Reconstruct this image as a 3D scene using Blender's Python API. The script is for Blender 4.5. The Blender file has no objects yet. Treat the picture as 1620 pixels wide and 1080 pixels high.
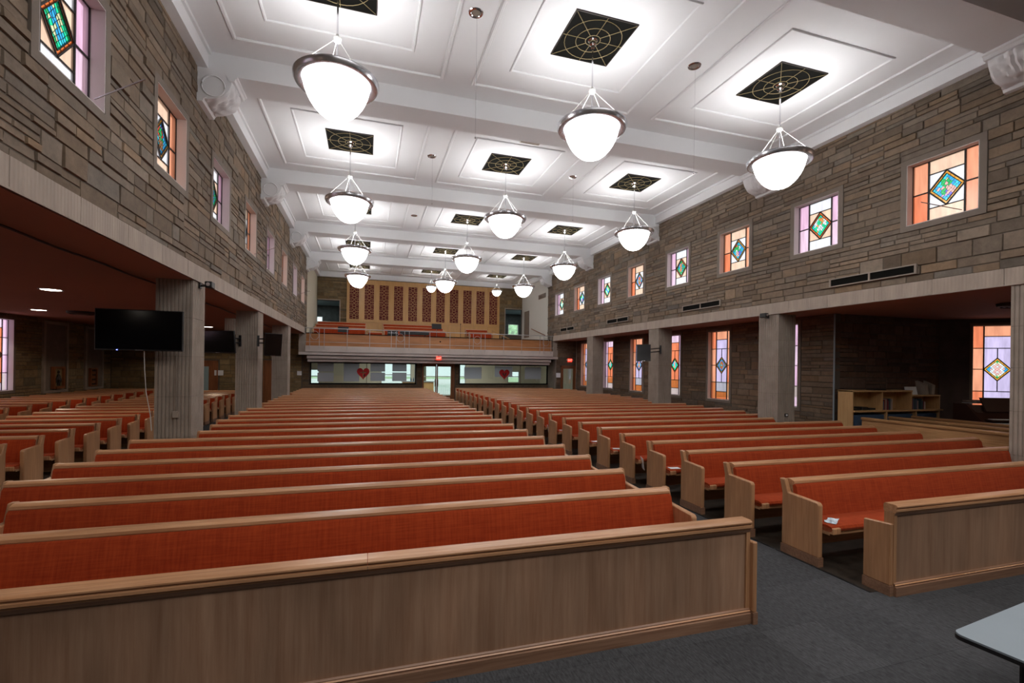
import bpy, bmesh, math, random
from math import sin, cos, pi, atan2, sqrt, radians
from mathutils import Vector, Matrix
random.seed(7)
S = bpy.context.scene
C = S.collection

# ------------------------------------------------------------------ camera
H = 2.15
F_PX, YAW, CY, ROLL = 747.0, 0.2977, 578.34, 0.0142
cam = bpy.data.cameras.new('camera'); cam.sensor_width = 36; cam.lens = F_PX / 1620 * 36
cam.shift_y = (CY - 540) / 1620; cam.clip_start = .05; cam.clip_end = 300
co = bpy.data.objects.new('camera', cam); C.objects.link(co)
r_ = Vector((cos(YAW), -sin(YAW), 0)); u_ = Vector((0, 0, 1)); b_ = Vector((-sin(YAW), -cos(YAW), 0))
c_, s_ = cos(ROLL), sin(ROLL)
rr = c_ * r_ + s_ * u_; uu = -s_ * r_ + c_ * u_
M = Matrix((rr, uu, b_)).transposed().to_4x4(); M.translation = (0, 0, H)
co.matrix_world = M
S.camera = co

# ------------------------------------------------------------------ world, exposure, large lights
S.view_settings.view_transform = 'Standard'; S.view_settings.look = 'None'
S.view_settings.gamma = 1; S.view_settings.use_curve_mapping = False
S.view_settings.exposure = 0.0
W = bpy.data.worlds.new('overcast_sky'); S.world = W; W.use_nodes = True
nt = W.node_tree; nt.nodes.clear()
wo = nt.nodes.new('ShaderNodeOutputWorld'); bg = nt.nodes.new('ShaderNodeBackground')
tc = nt.nodes.new('ShaderNodeTexCoord'); sx = nt.nodes.new('ShaderNodeSeparateXYZ'); cr = nt.nodes.new('ShaderNodeValToRGB')
nt.links.new(tc.outputs['Generated'], sx.inputs[0]); nt.links.new(sx.outputs[2], cr.inputs[0])
cr.color_ramp.elements[0].position = 0.0; cr.color_ramp.elements[0].color = (.80, .86, .90, 1)
cr.color_ramp.elements[1].position = 1.0; cr.color_ramp.elements[1].color = (.95, .98, 1, 1)
nt.links.new(cr.outputs[0], bg.inputs[0]); bg.inputs[1].default_value = 1.6
nt.links.new(bg.outputs[0], wo.inputs[0])

LAMP_UP = 12.0       # light of each big pendant onto the ceiling
BOWL_E = 12.0         # glow of the glass bowls
def area(name, loc, size, energy, color=(1, .97, .93), rot=(0, 0, 0)):
    l = bpy.data.lights.new(name, 'AREA'); l.shape = 'RECTANGLE'; l.size = size[0]; l.size_y = size[1]; l.energy = energy; l.color = color
    o = bpy.data.objects.new(name, l); o.location = loc; o.rotation_euler = rot; C.objects.link(o); return o
area('chancel_fill', (3.7, -1.5, 7.3), (8, 3), 340)  # unseen fill light added behind the camera to brighten the foreground
area('chancel_fill', (3.7, 2.1, 7.4), (9, 1.5), 170)  # second added fill, overhead and out of view

# ------------------------------------------------------------------ materials
def new_mat(name):
    m = bpy.data.materials.new(name); m.use_nodes = True
    n = m.node_tree; return m, n, n.nodes['Principled BSDF']
def N(n, t, **k):
    x = n.nodes.new(t)
    for a, b in k.items(): setattr(x, a, b)
    return x
def plain(name, col, rough=.6, metal=0, bump=0, bscale=60, var=.0, vscale=3, emit=None, es=0, spec=.5):
    m, n, p = new_mat(name)
    p.inputs['Base Color'].default_value = (*col, 1); p.inputs['Roughness'].default_value = rough; p.inputs['Metallic'].default_value = metal
    p.inputs['Specular IOR Level'].default_value = spec
    tco = N(n, 'ShaderNodeTexCoord')
    if var:
        no = N(n, 'ShaderNodeTexNoise'); no.inputs['Scale'].default_value = vscale; no.inputs['Detail'].default_value = 4
        n.links.new(tco.outputs['Object'], no.inputs['Vector'])
        r = N(n, 'ShaderNodeValToRGB'); e = r.color_ramp.elements
        e[0].position = .3; e[1].position = .7
        e[0].color = (*[c * (1 - var) for c in col], 1); e[1].color = (*[min(1, c * (1 + var)) for c in col], 1)
        n.links.new(no.outputs[0], r.inputs[0]); n.links.new(r.outputs[0], p.inputs['Base Color'])
    if bump:
        nb = N(n, 'ShaderNodeTexNoise'); nb.inputs['Scale'].default_value = bscale; nb.inputs['Detail'].default_value = 3
        n.links.new(tco.outputs['Object'], nb.inputs['Vector'])
        bp = N(n, 'ShaderNodeBump'); bp.inputs['Strength'].default_value = bump; bp.inputs['Distance'].default_value = .01
        n.links.new(nb.outputs[0], bp.inputs['Height']); n.links.new(bp.outputs[0], p.inputs['Normal'])
    if emit:
        p.inputs['Emission Color'].default_value = (*emit, 1); p.inputs['Emission Strength'].default_value = es
    return m
def wood(name, c0, c1, axis='X', rough=.35, scale=1.0, var=.25):
    """grain stretched along one axis, with broader tonal bands"""
    m, n, p = new_mat(name)
    tco = N(n, 'ShaderNodeTexCoord'); mp = N(n, 'ShaderNodeMapping')
    st = {'X': (1.2, 26, 26), 'Y': (26, 1.2, 26), 'Z': (26, 26, 1.2)}[axis]
    mp.inputs['Scale'].default_value = [s * scale for s in st]
    n.links.new(tco.outputs['Object'], mp.inputs[0])
    no = N(n, 'ShaderNodeTexNoise'); no.inputs['Scale'].default_value = 1.6; no.inputs['Detail'].default_value = 6; no.inputs['Roughness'].default_value = .65
    n.links.new(mp.outputs[0], no.inputs['Vector'])
    r = N(n, 'ShaderNodeValToRGB'); e = r.color_ramp.elements
    e[0].position = .3; e[0].color = (*c0, 1); e[1].position = .7; e[1].color = (*c1, 1)
    n.links.new(no.outputs[0], r.inputs[0])
    mp2 = N(n, 'ShaderNodeMapping'); mp2.inputs['Scale'].default_value = {'X': (.5, 3, 3), 'Y': (3, .5, 3), 'Z': (2.2, 2.2, .5)}[axis]
    n.links.new(tco.outputs['Object'], mp2.inputs[0])
    n2 = N(n, 'ShaderNodeTexNoise'); n2.inputs['Scale'].default_value = 1.3; n2.inputs['Detail'].default_value = 3
    n.links.new(mp2.outputs[0], n2.inputs['Vector'])
    mr = N(n, 'ShaderNodeMapRange'); mr.inputs[1].default_value = .3; mr.inputs[2].default_value = .7; mr.inputs[3].default_value = 1 - var; mr.inputs[4].default_value = 1 + var * .6
    n.links.new(n2.outputs[0], mr.inputs[0])
    mx = N(n, 'ShaderNodeVectorMath', operation='SCALE'); n.links.new(r.outputs[0], mx.inputs[0]); n.links.new(mr.outputs[0], mx.inputs['Scale'])
    n.links.new(mx.outputs[0], p.inputs['Base Color'])
    p.inputs['Roughness'].default_value = rough
    bp = N(n, 'ShaderNodeBump'); bp.inputs['Strength'].default_value = .08; bp.inputs['Distance'].default_value = .005
    n.links.new(no.outputs[0], bp.inputs['Height']); n.links.new(bp.outputs[0], p.inputs['Normal'])
    return m
def fabric(name, c0, c1):
    m, n, p = new_mat(name)
    tco = N(n, 'ShaderNodeTexCoord')
    outs = []
    for st in ((55, 6, 3), (4, 60, 70)):
        mp = N(n, 'ShaderNodeMapping'); mp.inputs['Scale'].default_value = st
        n.links.new(tco.outputs['Object'], mp.inputs[0])
        no = N(n, 'ShaderNodeTexNoise'); no.inputs['Scale'].default_value = 1; no.inputs['Detail'].default_value = 5; no.inputs['Roughness'].default_value = .6
        n.links.new(mp.outputs[0], no.inputs['Vector']); outs.append(no)
    ad = N(n, 'ShaderNodeMath', operation='ADD'); n.links.new(outs[0].outputs[0], ad.inputs[0]); n.links.new(outs[1].outputs[0], ad.inputs[1])
    r = N(n, 'ShaderNodeValToRGB'); e = r.color_ramp.elements
    hf = N(n, 'ShaderNodeMath', operation='MULTIPLY'); hf.inputs[1].default_value = .5; n.links.new(ad.outputs[0], hf.inputs[0])
    e[0].position = .38; e[0].color = (*c0, 1); e[1].position = .62; e[1].color = (*c1, 1)
    n.links.new(hf.outputs[0], r.inputs[0]); n.links.new(r.outputs[0], p.inputs['Base Color'])
    p.inputs['Roughness'].default_value = .95; p.inputs['Specular IOR Level'].default_value = .15
    p.inputs['Sheen Weight'].default_value = .15; p.inputs['Sheen Tint'].default_value = (1, .5, .3, 1)
    bp = N(n, 'ShaderNodeBump'); bp.inputs['Strength'].default_value = .15; bp.inputs['Distance'].default_value = .004
    n.links.new(hf.outputs[0], bp.inputs['Height']); n.links.new(bp.outputs[0], p.inputs['Normal'])
    return m
def tinted(name, base, rough=.85, nscale=9, namt=.25, bump=.3, stretch=(1, 1, 1), spec=.2):
    """colour attribute 'tint' times a fine noise"""
    m, n, p = new_mat(name)
    at = N(n, 'ShaderNodeAttribute'); at.attribute_name = 'tint'
    tco = N(n, 'ShaderNodeTexCoord'); mp = N(n, 'ShaderNodeMapping'); mp.inputs['Scale'].default_value = stretch
    n.links.new(tco.outputs['Object'], mp.inputs[0])
    no = N(n, 'ShaderNodeTexNoise'); no.inputs['Scale'].default_value = nscale; no.inputs['Detail'].default_value = 6; no.inputs['Roughness'].default_value = .7
    n.links.new(mp.outputs[0], no.inputs['Vector'])
    mr = N(n, 'ShaderNodeMapRange'); mr.inputs[1].default_value = .25; mr.inputs[2].default_value = .75; mr.inputs[3].default_value = 1 - namt; mr.inputs[4].default_value = 1 + namt
    n.links.new(no.outputs[0], mr.inputs[0])
    mu = N(n, 'ShaderNodeMix', data_type='RGBA', blend_type='MULTIPLY'); mu.inputs[0].default_value = 1
    mu.inputs[7].default_value = (*base, 1); n.links.new(at.outputs['Color'], mu.inputs[6])
    sc = N(n, 'ShaderNodeVectorMath', operation='SCALE'); n.links.new(mu.outputs[2], sc.inputs[0]); n.links.new(mr.outputs[0], sc.inputs['Scale'])
    n.links.new(sc.outputs[0], p.inputs['Base Color']); p.inputs['Roughness'].default_value = rough; p.inputs['Specular IOR Level'].default_value = spec
    bp = N(n, 'ShaderNodeBump'); bp.inputs['Strength'].default_value = bump; bp.inputs['Distance'].default_value = .01
    n.links.new(no.outputs[0], bp.inputs['Height']); n.links.new(bp.outputs[0], p.inputs['Normal'])
    return m
glass_cache = {}
def glass(col, trans=.6):
    """stained cathedral glass: daylight comes through it coloured and softened"""
    key = (col, trans)
    if key in glass_cache: return glass_cache[key]
    m = bpy.data.materials.new('stained_glass'); m.use_nodes = True; n = m.node_tree; n.nodes.clear()
    o = N(n, 'ShaderNodeOutputMaterial'); t = N(n, 'ShaderNodeBsdfTransparent'); d = N(n, 'ShaderNodeBsdfTranslucent'); g = N(n, 'ShaderNodeBsdfGlossy')
    tco = N(n, 'ShaderNodeTexCoord'); mp = N(n, 'ShaderNodeMapping'); mp.inputs['Scale'].default_value = (5, 5, .8); n.links.new(tco.outputs['Object'], mp.inputs[0])
    no = N(n, 'ShaderNodeTexNoise'); no.inputs['Scale'].default_value = 2.2; no.inputs['Detail'].default_value = 3; n.links.new(mp.outputs[0], no.inputs['Vector'])
    r = N(n, 'ShaderNodeValToRGB'); e = r.color_ramp.elements; e[0].position = .3; e[1].position = .7
    e[0].color = (*[c * .8 for c in col], 1); e[1].color = (*[min(1, c * 1.12) for c in col], 1)
    n.links.new(no.outputs[0], r.inputs[0])
    n.links.new(r.outputs[0], t.inputs[0]); n.links.new(r.outputs[0], d.inputs[0]); g.inputs['Roughness'].default_value = .25
    m1 = N(n, 'ShaderNodeMixShader'); m1.inputs[0].default_value = 1 - trans; n.links.new(t.outputs[0], m1.inputs[1]); n.links.new(d.outputs[0], m1.inputs[2])
    m2 = N(n, 'ShaderNodeMixShader'); m2.inputs[0].default_value = .04; n.links.new(m1.outputs[0], m2.inputs[1]); n.links.new(g.outputs[0], m2.inputs[2])
    n.links.new(m2.outputs[0], o.inputs[0]); glass_cache[key] = m; return m
def clear_glass():
    m = bpy.data.materials.new('window_glass'); m.use_nodes = True; n = m.node_tree; n.nodes.clear()
    o = N(n, 'ShaderNodeOutputMaterial'); t = N(n, 'ShaderNodeBsdfTransparent'); g = N(n, 'ShaderNodeBsdfGlossy'); t.inputs[0].default_value = (.92, .97, .95, 1)
    g.inputs['Roughness'].default_value = .02; mx = N(n, 'ShaderNodeMixShader'); mx.inputs[0].default_value = .08
    n.links.new(t.outputs[0], mx.inputs[1]); n.links.new(g.outputs[0], mx.inputs[2]); n.links.new(mx.outputs[0], o.inputs[0]); return m
def ribbed(name, col, freq, depth=.35):
    """limestone with fine vertical tooling: relief only"""
    m, n, p = new_mat(name)
    tco = N(n, 'ShaderNodeTexCoord'); sp = N(n, 'ShaderNodeSeparateXYZ'); n.links.new(tco.outputs['Object'], sp.inputs[0])
    ad = N(n, 'ShaderNodeMath', operation='ADD'); n.links.new(sp.outputs[0], ad.inputs[0]); n.links.new(sp.outputs[1], ad.inputs[1])
    mu = N(n, 'ShaderNodeMath', operation='MULTIPLY'); mu.inputs[1].default_value = freq; n.links.new(ad.outputs[0], mu.inputs[0])
    si = N(n, 'ShaderNodeMath', operation='SINE'); n.links.new(mu.outputs[0], si.inputs[0])
    bp = N(n, 'ShaderNodeBump'); bp.inputs['Strength'].default_value = depth; bp.inputs['Distance'].default_value = .01
    n.links.new(si.outputs[0], bp.inputs['Height']); n.links.new(bp.outputs[0], p.inputs['Normal'])
    no = N(n, 'ShaderNodeTexNoise'); no.inputs['Scale'].default_value = 2.5; no.inputs['Detail'].default_value = 5
    mp = N(n, 'ShaderNodeMapping'); mp.inputs['Scale'].default_value = (2, 2, .4); n.links.new(tco.outputs['Object'], mp.inputs[0]); n.links.new(mp.outputs[0], no.inputs['Vector'])
    r = N(n, 'ShaderNodeValToRGB'); e = r.color_ramp.elements; e[0].position = .3; e[1].position = .7
    e[0].color = (*[c * .86 for c in col], 1); e[1].color = (*[c * 1.1 for c in col], 1)
    n.links.new(no.outputs[0], r.inputs[0]); n.links.new(r.outputs[0], p.inputs['Base Color']); p.inputs['Roughness'].default_value = .85
    return m

MT = {}
MT['plaster'] = plain('white_plaster', (.79, .80, .82), .9, bump=.05, bscale=40, var=.02, vscale=.7)
MT['cream'] = plain('cream_plaster', (.62, .58, .46), .9, bump=.05)
MT['white_wall'] = plain('white_wall_paint', (.66, .65, .60), .9, bump=.05)
MT['mortar'] = plain('wall_mortar', (.118, .098, .078), .95, bump=.3)
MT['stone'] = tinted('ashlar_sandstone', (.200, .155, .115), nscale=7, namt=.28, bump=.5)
MT['lime'] = ribbed('tooled_limestone', (.40, .335, .28), 110, .25)
MT['lime_smooth'] = plain('dressed_limestone', (.33, .28, .235), .85, bump=.2, bscale=30, var=.12, vscale=3)
MT['surround'] = plain('window_surround_stone', (.20, .165, .135), .85, bump=.2, bscale=30, var=.12, vscale=3)
MT['reveal'] = plain('pale_reveal_paint', (.62, .58, .56), .7)
MT['balc'] = plain('balcony_grey_limestone', (.56, .50, .47), .8, bump=.1, var=.06, vscale=2)
MT['aisle_ceil'] = plain('aisle_ceiling_brown_paint', (.36, .175, .115), .85, var=.04, vscale=.6)
MT['carpet'] = tinted('grey_carpet_tile', (.060, .061, .064), rough=.95, nscale=16, namt=.55, bump=.4, stretch=(4, 1, 1), spec=.1)
MT['tile'] = plain('dark_floor_tile', (.035, .028, .022), .35, var=.6, vscale=7, bump=.05)
MT['oak_x'] = wood('limed_oak_rail', (.42, .19, .085), (.62, .345, .185), 'X', .32)
MT['oak_z'] = wood('limed_oak_panel', (.30, .165, .10), (.42, .26, .17), 'Z', .38, scale=.6, var=.28)
MT['oak_end'] = wood('honey_oak_end', (.40, .19, .085), (.56, .31, .165), 'Z', .35)
MT['oak_back'] = wood('oak_pew_back', (.30, .16, .08), (.45, .27, .15), 'X', .4)
MT['oak_plinth'] = wood('dark_oak_plinth', (.20, .10, .06), (.33, .19, .12), 'X', .35)
MT['oak_y'] = wood('oak_rail_lengthwise', (.36, .18, .07), (.56, .32, .15), 'Y', .35)
MT['screen'] = wood('honey_screen_wood', (.50, .26, .085), (.66, .38, .145), 'Z', .4, var=.12)
MT['fret'] = plain('fretwork_wood', (.50, .27, .10), .45)
MT['maroon'] = plain('maroon_cloth', (.13, .012, .014), .9)
MT['parapet'] = wood('parapet_wood', (.38, .15, .055), (.50, .23, .09), 'X', .35)
MT['fab'] = fabric('orange_red_upholstery', (.265, .030, .008), (.385, .054, .013))
MT['steel'] = plain('brushed_steel', (.62, .62, .66), .24, .92)
MT['chrome'] = plain('chrome', (.75, .75, .78), .12, 1)
MT['rail'] = plain('grey_painted_rail', (.45, .45, .46), .4, .4)
MT['cable'] = plain('white_cable', (.62, .62, .60), .5)
MT['brass'] = plain('antique_brass', (.30, .23, .11), .6, .3)
MT['black'] = plain('black_plastic', (.010, .010, .011), .45)
MT['screenglass'] = plain('dark_screen', (.004, .004, .005), .12)
MT['void'] = plain('black_panel', (.006, .006, .005), .9, spec=.1)
MT['lead'] = plain('lead_came', (.012, .010, .010), .6)
MT['bronze'] = plain('dark_bronze_frame', (.03, .022, .018), .5, .3)
MT['door'] = wood('dark_cherry_door', (.20, .065, .02), (.32, .12, .045), 'Z', .35)
MT['glass'] = clear_glass()
MT['paper'] = plain('white_paper', (.80, .82, .85), .8)
MT['greypaper'] = plain('grey_poster_board', (.66, .68, .74), .8)
_m = MT['greypaper']; _n = _m.node_tree; _p = _n.nodes['Principled BSDF']; _o = _n.nodes['Material Output']
_t = _n.nodes.new('ShaderNodeBsdfTranslucent'); _t.inputs[0].default_value = (.66, .70, .78, 1); _x = _n.nodes.new('ShaderNodeMixShader'); _x.inputs[0].default_value = .5
_n.links.new(_p.outputs[0], _x.inputs[1]); _n.links.new(_t.outputs[0], _x.inputs[2]); _n.links.new(_x.outputs[0], _o.inputs[0])
MT['red'] = plain('red_heart_paper', (.62, .012, .015), .6)
MT['darkred'] = plain('dark_red_print', (.12, .01, .01), .6)
MT['book'] = wood('maple_bookcase', (.46, .27, .11), (.60, .38, .18), 'Z', .45, var=.12)
MT['blue'] = plain('blue_binder', (.03, .07, .14), .6)
MT['bowl'] = plain('glowing_bowl_glass', (.9, .9, .9), .3, emit=(1, .99, .975), es=BOWL_E)
MT['downlight'] = plain('lit_downlight_lens', (.9, .9, .9), .3, emit=(1, .88, .72), es=14)
MT['exit'] = plain('lit_exit_sign', (.5, .02, .01), .5, emit=(1, .06, .03), es=1.2)
MT['exitletter'] = plain('exit_letter', (.9, .5, .4), .5, emit=(1, .45, .35), es=1.6)
MT['dirty'] = plain('lobby_wall_paint', (.70, .66, .56), .9)
MT['lobbyfloor'] = plain('lobby_floor', (.35, .30, .24), .4, var=.1)
MT['teal'] = plain('pale_teal_ceiling', (.30, .42, .45), .9)
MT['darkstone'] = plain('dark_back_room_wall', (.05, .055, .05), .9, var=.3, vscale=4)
MT['white_lam'] = plain('white_laminate', (.27, .32, .36), .4, var=.03)
MT['leaf'] = plain('tree_leaves', (.34, .60, .30), .8, var=.5, vscale=4)
MT['grass'] = plain('lawn', (.45, .60, .36), .9, var=.3, vscale=3)
MT['path'] = plain('concrete_path', (.85, .85, .85), .9)
MT['bark'] = plain('tree_bark', (.12, .09, .06), .9)
MT['led'] = plain('blue_led', (.1, .1, 1), .4, emit=(.15, .2, 1), es=6)

# ------------------------------------------------------------------ mesh helpers
class MB:
    def __init__(s): s.v = []; s.f = []; s.t = []; s.m = []
    def add(s, vs, fs, tint=None, mi=0):
        o = len(s.v); s.v += [tuple(p) for p in vs]
        for f in fs: s.f.append(tuple(i + o for i in f)); s.t.append(tint); s.m.append(mi)
        return s
    def box(s, x0, x1, y0, y1, z0, z1, tint=None, mi=0):
        vs = [(x, y, z) for z in (z0, z1) for y in (y0, y1) for x in (x0, x1)]
        return s.add(vs, [(0, 2, 3, 1), (4, 5, 7, 6), (0, 1, 5, 4), (2, 6, 7, 3), (0, 4, 6, 2), (1, 3, 7, 5)], tint, mi)
    def prism(s, pts, a0, a1, axis='X', tint=None, mi=0):
        """2-D outline extruded along an axis. X: pts=(y,z); Y: pts=(x,z); Z: pts=(x,y)"""
        n = len(pts)
        def P(p, a): return {'X': (a, p[0], p[1]), 'Y': (p[0], a, p[1]), 'Z': (p[0], p[1], a)}[axis]
        vs = [P(p, a0) for p in pts] + [P(p, a1) for p in pts]
        fs = [tuple(range(n))[::-1], tuple(range(n, 2 * n))] + [(i, (i + 1) % n, n + (i + 1) % n, n + i) for i in range(n)]
        return s.add(vs, fs, tint, mi)
    def tube(s, pts, r, seg=6, mi=0, closed=False):
        pts = [Vector(p) for p in pts]; n = len(pts); rings = []
        for i, p in enumerate(pts):
            if closed: d = pts[(i + 1) % n] - pts[i - 1]
            else: d = pts[min(i + 1, n - 1)] - pts[max(i - 1, 0)]
            d.normalize(); a = d.cross(Vector((0, 0, 1)))
            if a.length < .05: a = d.cross(Vector((1, 0, 0)))
            a.normalize(); b = d.cross(a)
            rad = r[i] if isinstance(r, (list, tuple)) else r
            rings.append([p + rad * (cos(2 * pi * k / seg) * a + sin(2 * pi * k / seg) * b) for k in range(seg)])
        vs = [q for g in rings for q in g]; fs = []
        for i in range(n if closed else n - 1):
            j = (i + 1) % n
            for k in range(seg): fs.append((i * seg + k, i * seg + (k + 1) % seg, j * seg + (k + 1) % seg, j * seg + k))
        if not closed: fs += [tuple(range(seg))[::-1], tuple(range((n - 1) * seg, n * seg))]
        return s.add(vs, fs, None, mi)
    def lathe(s, prof, seg=24, cx=0, cy=0, mi=0):
        n = len(prof); vs = [(cx + r * cos(2 * pi * k / seg), cy + r * sin(2 * pi * k / seg), z) for r, z in prof for k in range(seg)]
        fs = [(i * seg + k, i * seg + (k + 1) % seg, (i + 1) * seg + (k + 1) % seg, (i + 1) * seg + k) for i in range(n - 1) for k in range(seg)]
        return s.add(vs, fs, None, mi)
    def mesh(s, name, mats, smooth=False):
        me = bpy.data.meshes.new(name); me.from_pydata(s.v, [], s.f)
        for m in (mats if isinstance(mats, (list, tuple)) else [mats]): me.materials.append(m)
        if any(s.m): me.polygons.foreach_set('material_index', s.m)
        if any(t is not None for t in s.t):
            a = me.color_attributes.new('tint', 'FLOAT_COLOR', 'CORNER'); buf = []
            for f, t in zip(s.f, s.t): buf += list((*(t or (1, 1, 1)), 1)) * len(f)
            a.data.foreach_set('color', buf)
        me.update()
        bm = bmesh.new(); bm.from_mesh(me); bmesh.ops.recalc_face_normals(bm, faces=bm.faces); bm.to_mesh(me); bm.free()
        if smooth:
            me.polygons.foreach_set('use_smooth', [True] * len(me.polygons))
            me.set_sharp_from_angle(angle=radians(40))
        return me
def link(name, me, parent=None, loc=None, rot=None):
    o = bpy.data.objects.new(name, me); C.objects.link(o)
    if parent: o.parent = parent
    if loc: o.location = loc
    if rot: o.rotation_euler = rot
    return o
def obj(name, mb, mats, parent=None, smooth=False, loc=None, rot=None): return link(name, mb.mesh(name, mats, smooth), parent, loc, rot)
def tag(o, label=None, cat=None, group=None, kind=None):
    if label: o['label'] = label
    if cat: o['category'] = cat
    if group: o['group'] = group
    if kind: o['kind'] = kind
    return o
def thing(name, label, cat, loc=(0, 0, 0), rz=0, group=None, kind=None):
    o = bpy.data.objects.new(name, None); C.objects.link(o); o.location = loc; o.rotation_euler = (0, 0, rz); o.empty_display_size = .1
    return tag(o, label, cat, group, kind)
def copy_tree(o, parent=None):
    c = o.copy(); C.objects.link(c)
    if parent: c.parent = parent
    for ch in list(o.children): copy_tree(ch, c)
    return c
def bevel_box(x0, x1, y0, y1, z0, z1, b=.01, seg=2):
    mb = MB().box(x0, x1, y0, y1, z0, z1)
    me = mb.mesh('t', []); bm = bmesh.new(); bm.from_mesh(me)
    bmesh.ops.bevel(bm, geom=bm.edges[:], offset=b, segments=seg, affect='EDGES', profile=.5)
    out = MB(); out.add([v.co for v in bm.verts], [[v.index for v in f.verts] for f in bm.faces]); bm.free(); bpy.data.meshes.remove(me); return out

ORD = ['first', 'second', 'third', 'fourth', 'fifth', 'sixth', 'seventh', 'eighth', 'ninth', 'tenth', 'eleventh', 'twelfth', 'thirteenth', 'fourteenth', 'fifteenth', 'sixteenth',
       'seventeenth', 'eighteenth', 'nineteenth', 'twentieth', 'twenty-first', 'twenty-second', 'twenty-third', 'twenty-fourth', 'twenty-fifth', 'twenty-sixth', 'twenty-seventh']
XL, XR, YR = -3.06, 10.49, 27.2
XA, XAL = 12.0, -11.7
BAY = 5.42
PY = [-0.86, 4.55, 9.97, 15.39, 20.81]       # near faces of the pillars
PW, PD = .66, .58
CAMP = Vector((0, 0, H))

# ------------------------------------------------------------------ walls made of stones
def wall_with_holes(name, plane, a0, a1, z0, z1, holes, thick, sign, mat, label, reveal_mat=None):
    """plane=('X',x) wall along y, or ('Y',y) wall along x; body lies on the far side (sign) of the plane"""
    mb = MB(); ax, c = plane
    zs = sorted({z0, z1, *[h[2] for h in holes], *[h[3] for h in holes]})
    zs = [z for z in zs if z0 <= z <= z1]
    for za, zb in zip(zs[:-1], zs[1:]):
        cuts = sorted((h[0], h[1]) for h in holes if h[2] <= za + 1e-6 and h[3] >= zb - 1e-6)
        cur = a0
        for s0, s1 in cuts + [(a1, a1)]:
            if s0 - cur > .001:
                lo, hi = sorted((c, c + sign * thick))
                if ax == 'X': mb.box(lo, hi, cur, s0, za, zb)
                else: mb.box(cur, s0, lo, hi, za, zb)
            cur = max(cur, s1)
    o = obj(name, mb, mat)
    return tag(o, label, 'wall', kind='structure')
def stones(wall, plane, a0, a1, z0, z1, holes, inward, course=(.09, .19), length=(.28, .95), limit=300, base=(1, 1, 1), keep=None):
    """coursed ashlar blocks standing proud of the mortar; nearest ones are objects of their own"""
    ax, c = plane; rnd = random.Random(hash((round(c * 100), round(a0 * 10))) & 0xffff)
    marks = sorted({z0, z1, *[h[2] for h in holes], *[h[3] for h in holes]}); marks = [m for m in marks if z0 <= m <= z1]
    rects = []
    for m0, m1 in zip(marks[:-1], marks[1:]):
        hts = []; z = m0
        while z < m1 - 1e-6:
            h = rnd.uniform(.20, .34)
            if m1 - z < .45: h = m1 - z if m1 - z < .3 else (m1 - z) / 2
            hts.append((z, min(z + h, m1))); z += h
        for za, zb in hts:
            cuts = sorted((h[0], h[1]) for h in holes if h[2] < zb - 1e-4 and h[3] > za + 1e-4)
            spans = []; cur = a0
            for s0, s1 in cuts + [(a1, a1)]:
                if s0 - cur > .03: spans.append((cur, s0))
                cur = max(cur, s1)
            for s0, s1 in spans:
                # sections of the band, each split its own way
                p = s0
                while p < s1 - 1e-6:
                    w = rnd.uniform(.7, 2.0)
                    if s1 - (p + w) < .5: w = s1 - p
                    k = rnd.choice((1, 2, 2, 2, 3)) if zb - za > .16 else 1
                    if k == 3 and zb - za < .24: k = 2
                    fr = [0] + sorted(rnd.uniform(.0, 1) for _ in range(0)) ; cutz = [za]
                    for i in range(1, k): cutz.append(za + (zb - za) * (i / k + rnd.uniform(-.09, .09)))
                    cutz.append(zb)
                    for q0, q1 in zip(cutz[:-1], cutz[1:]):
                        t = p
                        while t < p + w - 1e-6:
                            L = rnd.uniform(*length) * (1.0 if q1 - q0 < .16 else .8)
                            if p + w - (t + L) < .2: L = p + w - t
                            rects.append((t, t + L, q0, q1)); t += L
                    p += w
    g = .006; out = []
    for s0, s1, q0, q1 in rects:
        mid = Vector((c, (s0 + s1) / 2, (q0 + q1) / 2)) if ax == 'X' else Vector(((s0 + s1) / 2, c, (q0 + q1) / 2))
        d = (mid - CAMP).length; nrm = Vector((inward, 0, 0)) if ax == 'X' else Vector((0, inward, 0))
        dv = (mid - CAMP).normalized(); depth = mid.x * sin(YAW) + mid.y * cos(YAW)
        u = 810 + F_PX * (mid.x * cos(YAW) - mid.y * sin(YAW)) / max(depth, .1)
        vis = depth > .3 and -60 < u < 1680
        sz = (s1 - s0) * (q1 - q0) * abs(dv.dot(nrm)) / d ** 2 if vis else 0
        if keep and not keep(mid): sz *= .01
        out.append((sz, s0, s1, q0, q1))
    out.sort(key=lambda r: -r[0])
    joined = MB()
    for i, (sz, s0, s1, q0, q1) in enumerate(out):
        a, b, e, f = s0 + g, s1 - g, q0 + g, q1 - g
        if b - a < .02 or f - e < .01: continue
        pr = .010 + rnd.random() ** 2 * .026; hv = lambda: pr + rnd.uniform(-.004, .004)
        ch = .007
        fl = [(a + ch, e + ch), (b - ch, e + ch), (b - ch, f - ch), (a + ch, f - ch)]
        bk = [(a, e), (b, e), (b, f), (a, f)]
        def P(s, z, h): return (c + inward * h, s, z) if ax == 'X' else (s, c + inward * h, z)
        vs = [P(*p, -.004) for p in bk] + [P(*p, hv()) for p in fl]
        fs = [(4, 5, 6, 7)] + [(k, (k + 1) % 4, 4 + (k + 1) % 4, 4 + k) for k in range(4)]
        l = rnd.gauss(1, .14); l = max(.6, min(1.5, l)); w = rnd.gauss(0, .045)
        tint = (base[0] * l * (1 + w), base[1] * l, base[2] * l * (1 - w * 1.2))
        if i < limit and sz > 0:
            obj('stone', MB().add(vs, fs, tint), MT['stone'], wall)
        else: joined.add(vs, fs, tint)
    if joined.v: obj('stonework', joined, MT['stone'], wall)['kind'] = 'stuff'

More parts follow.
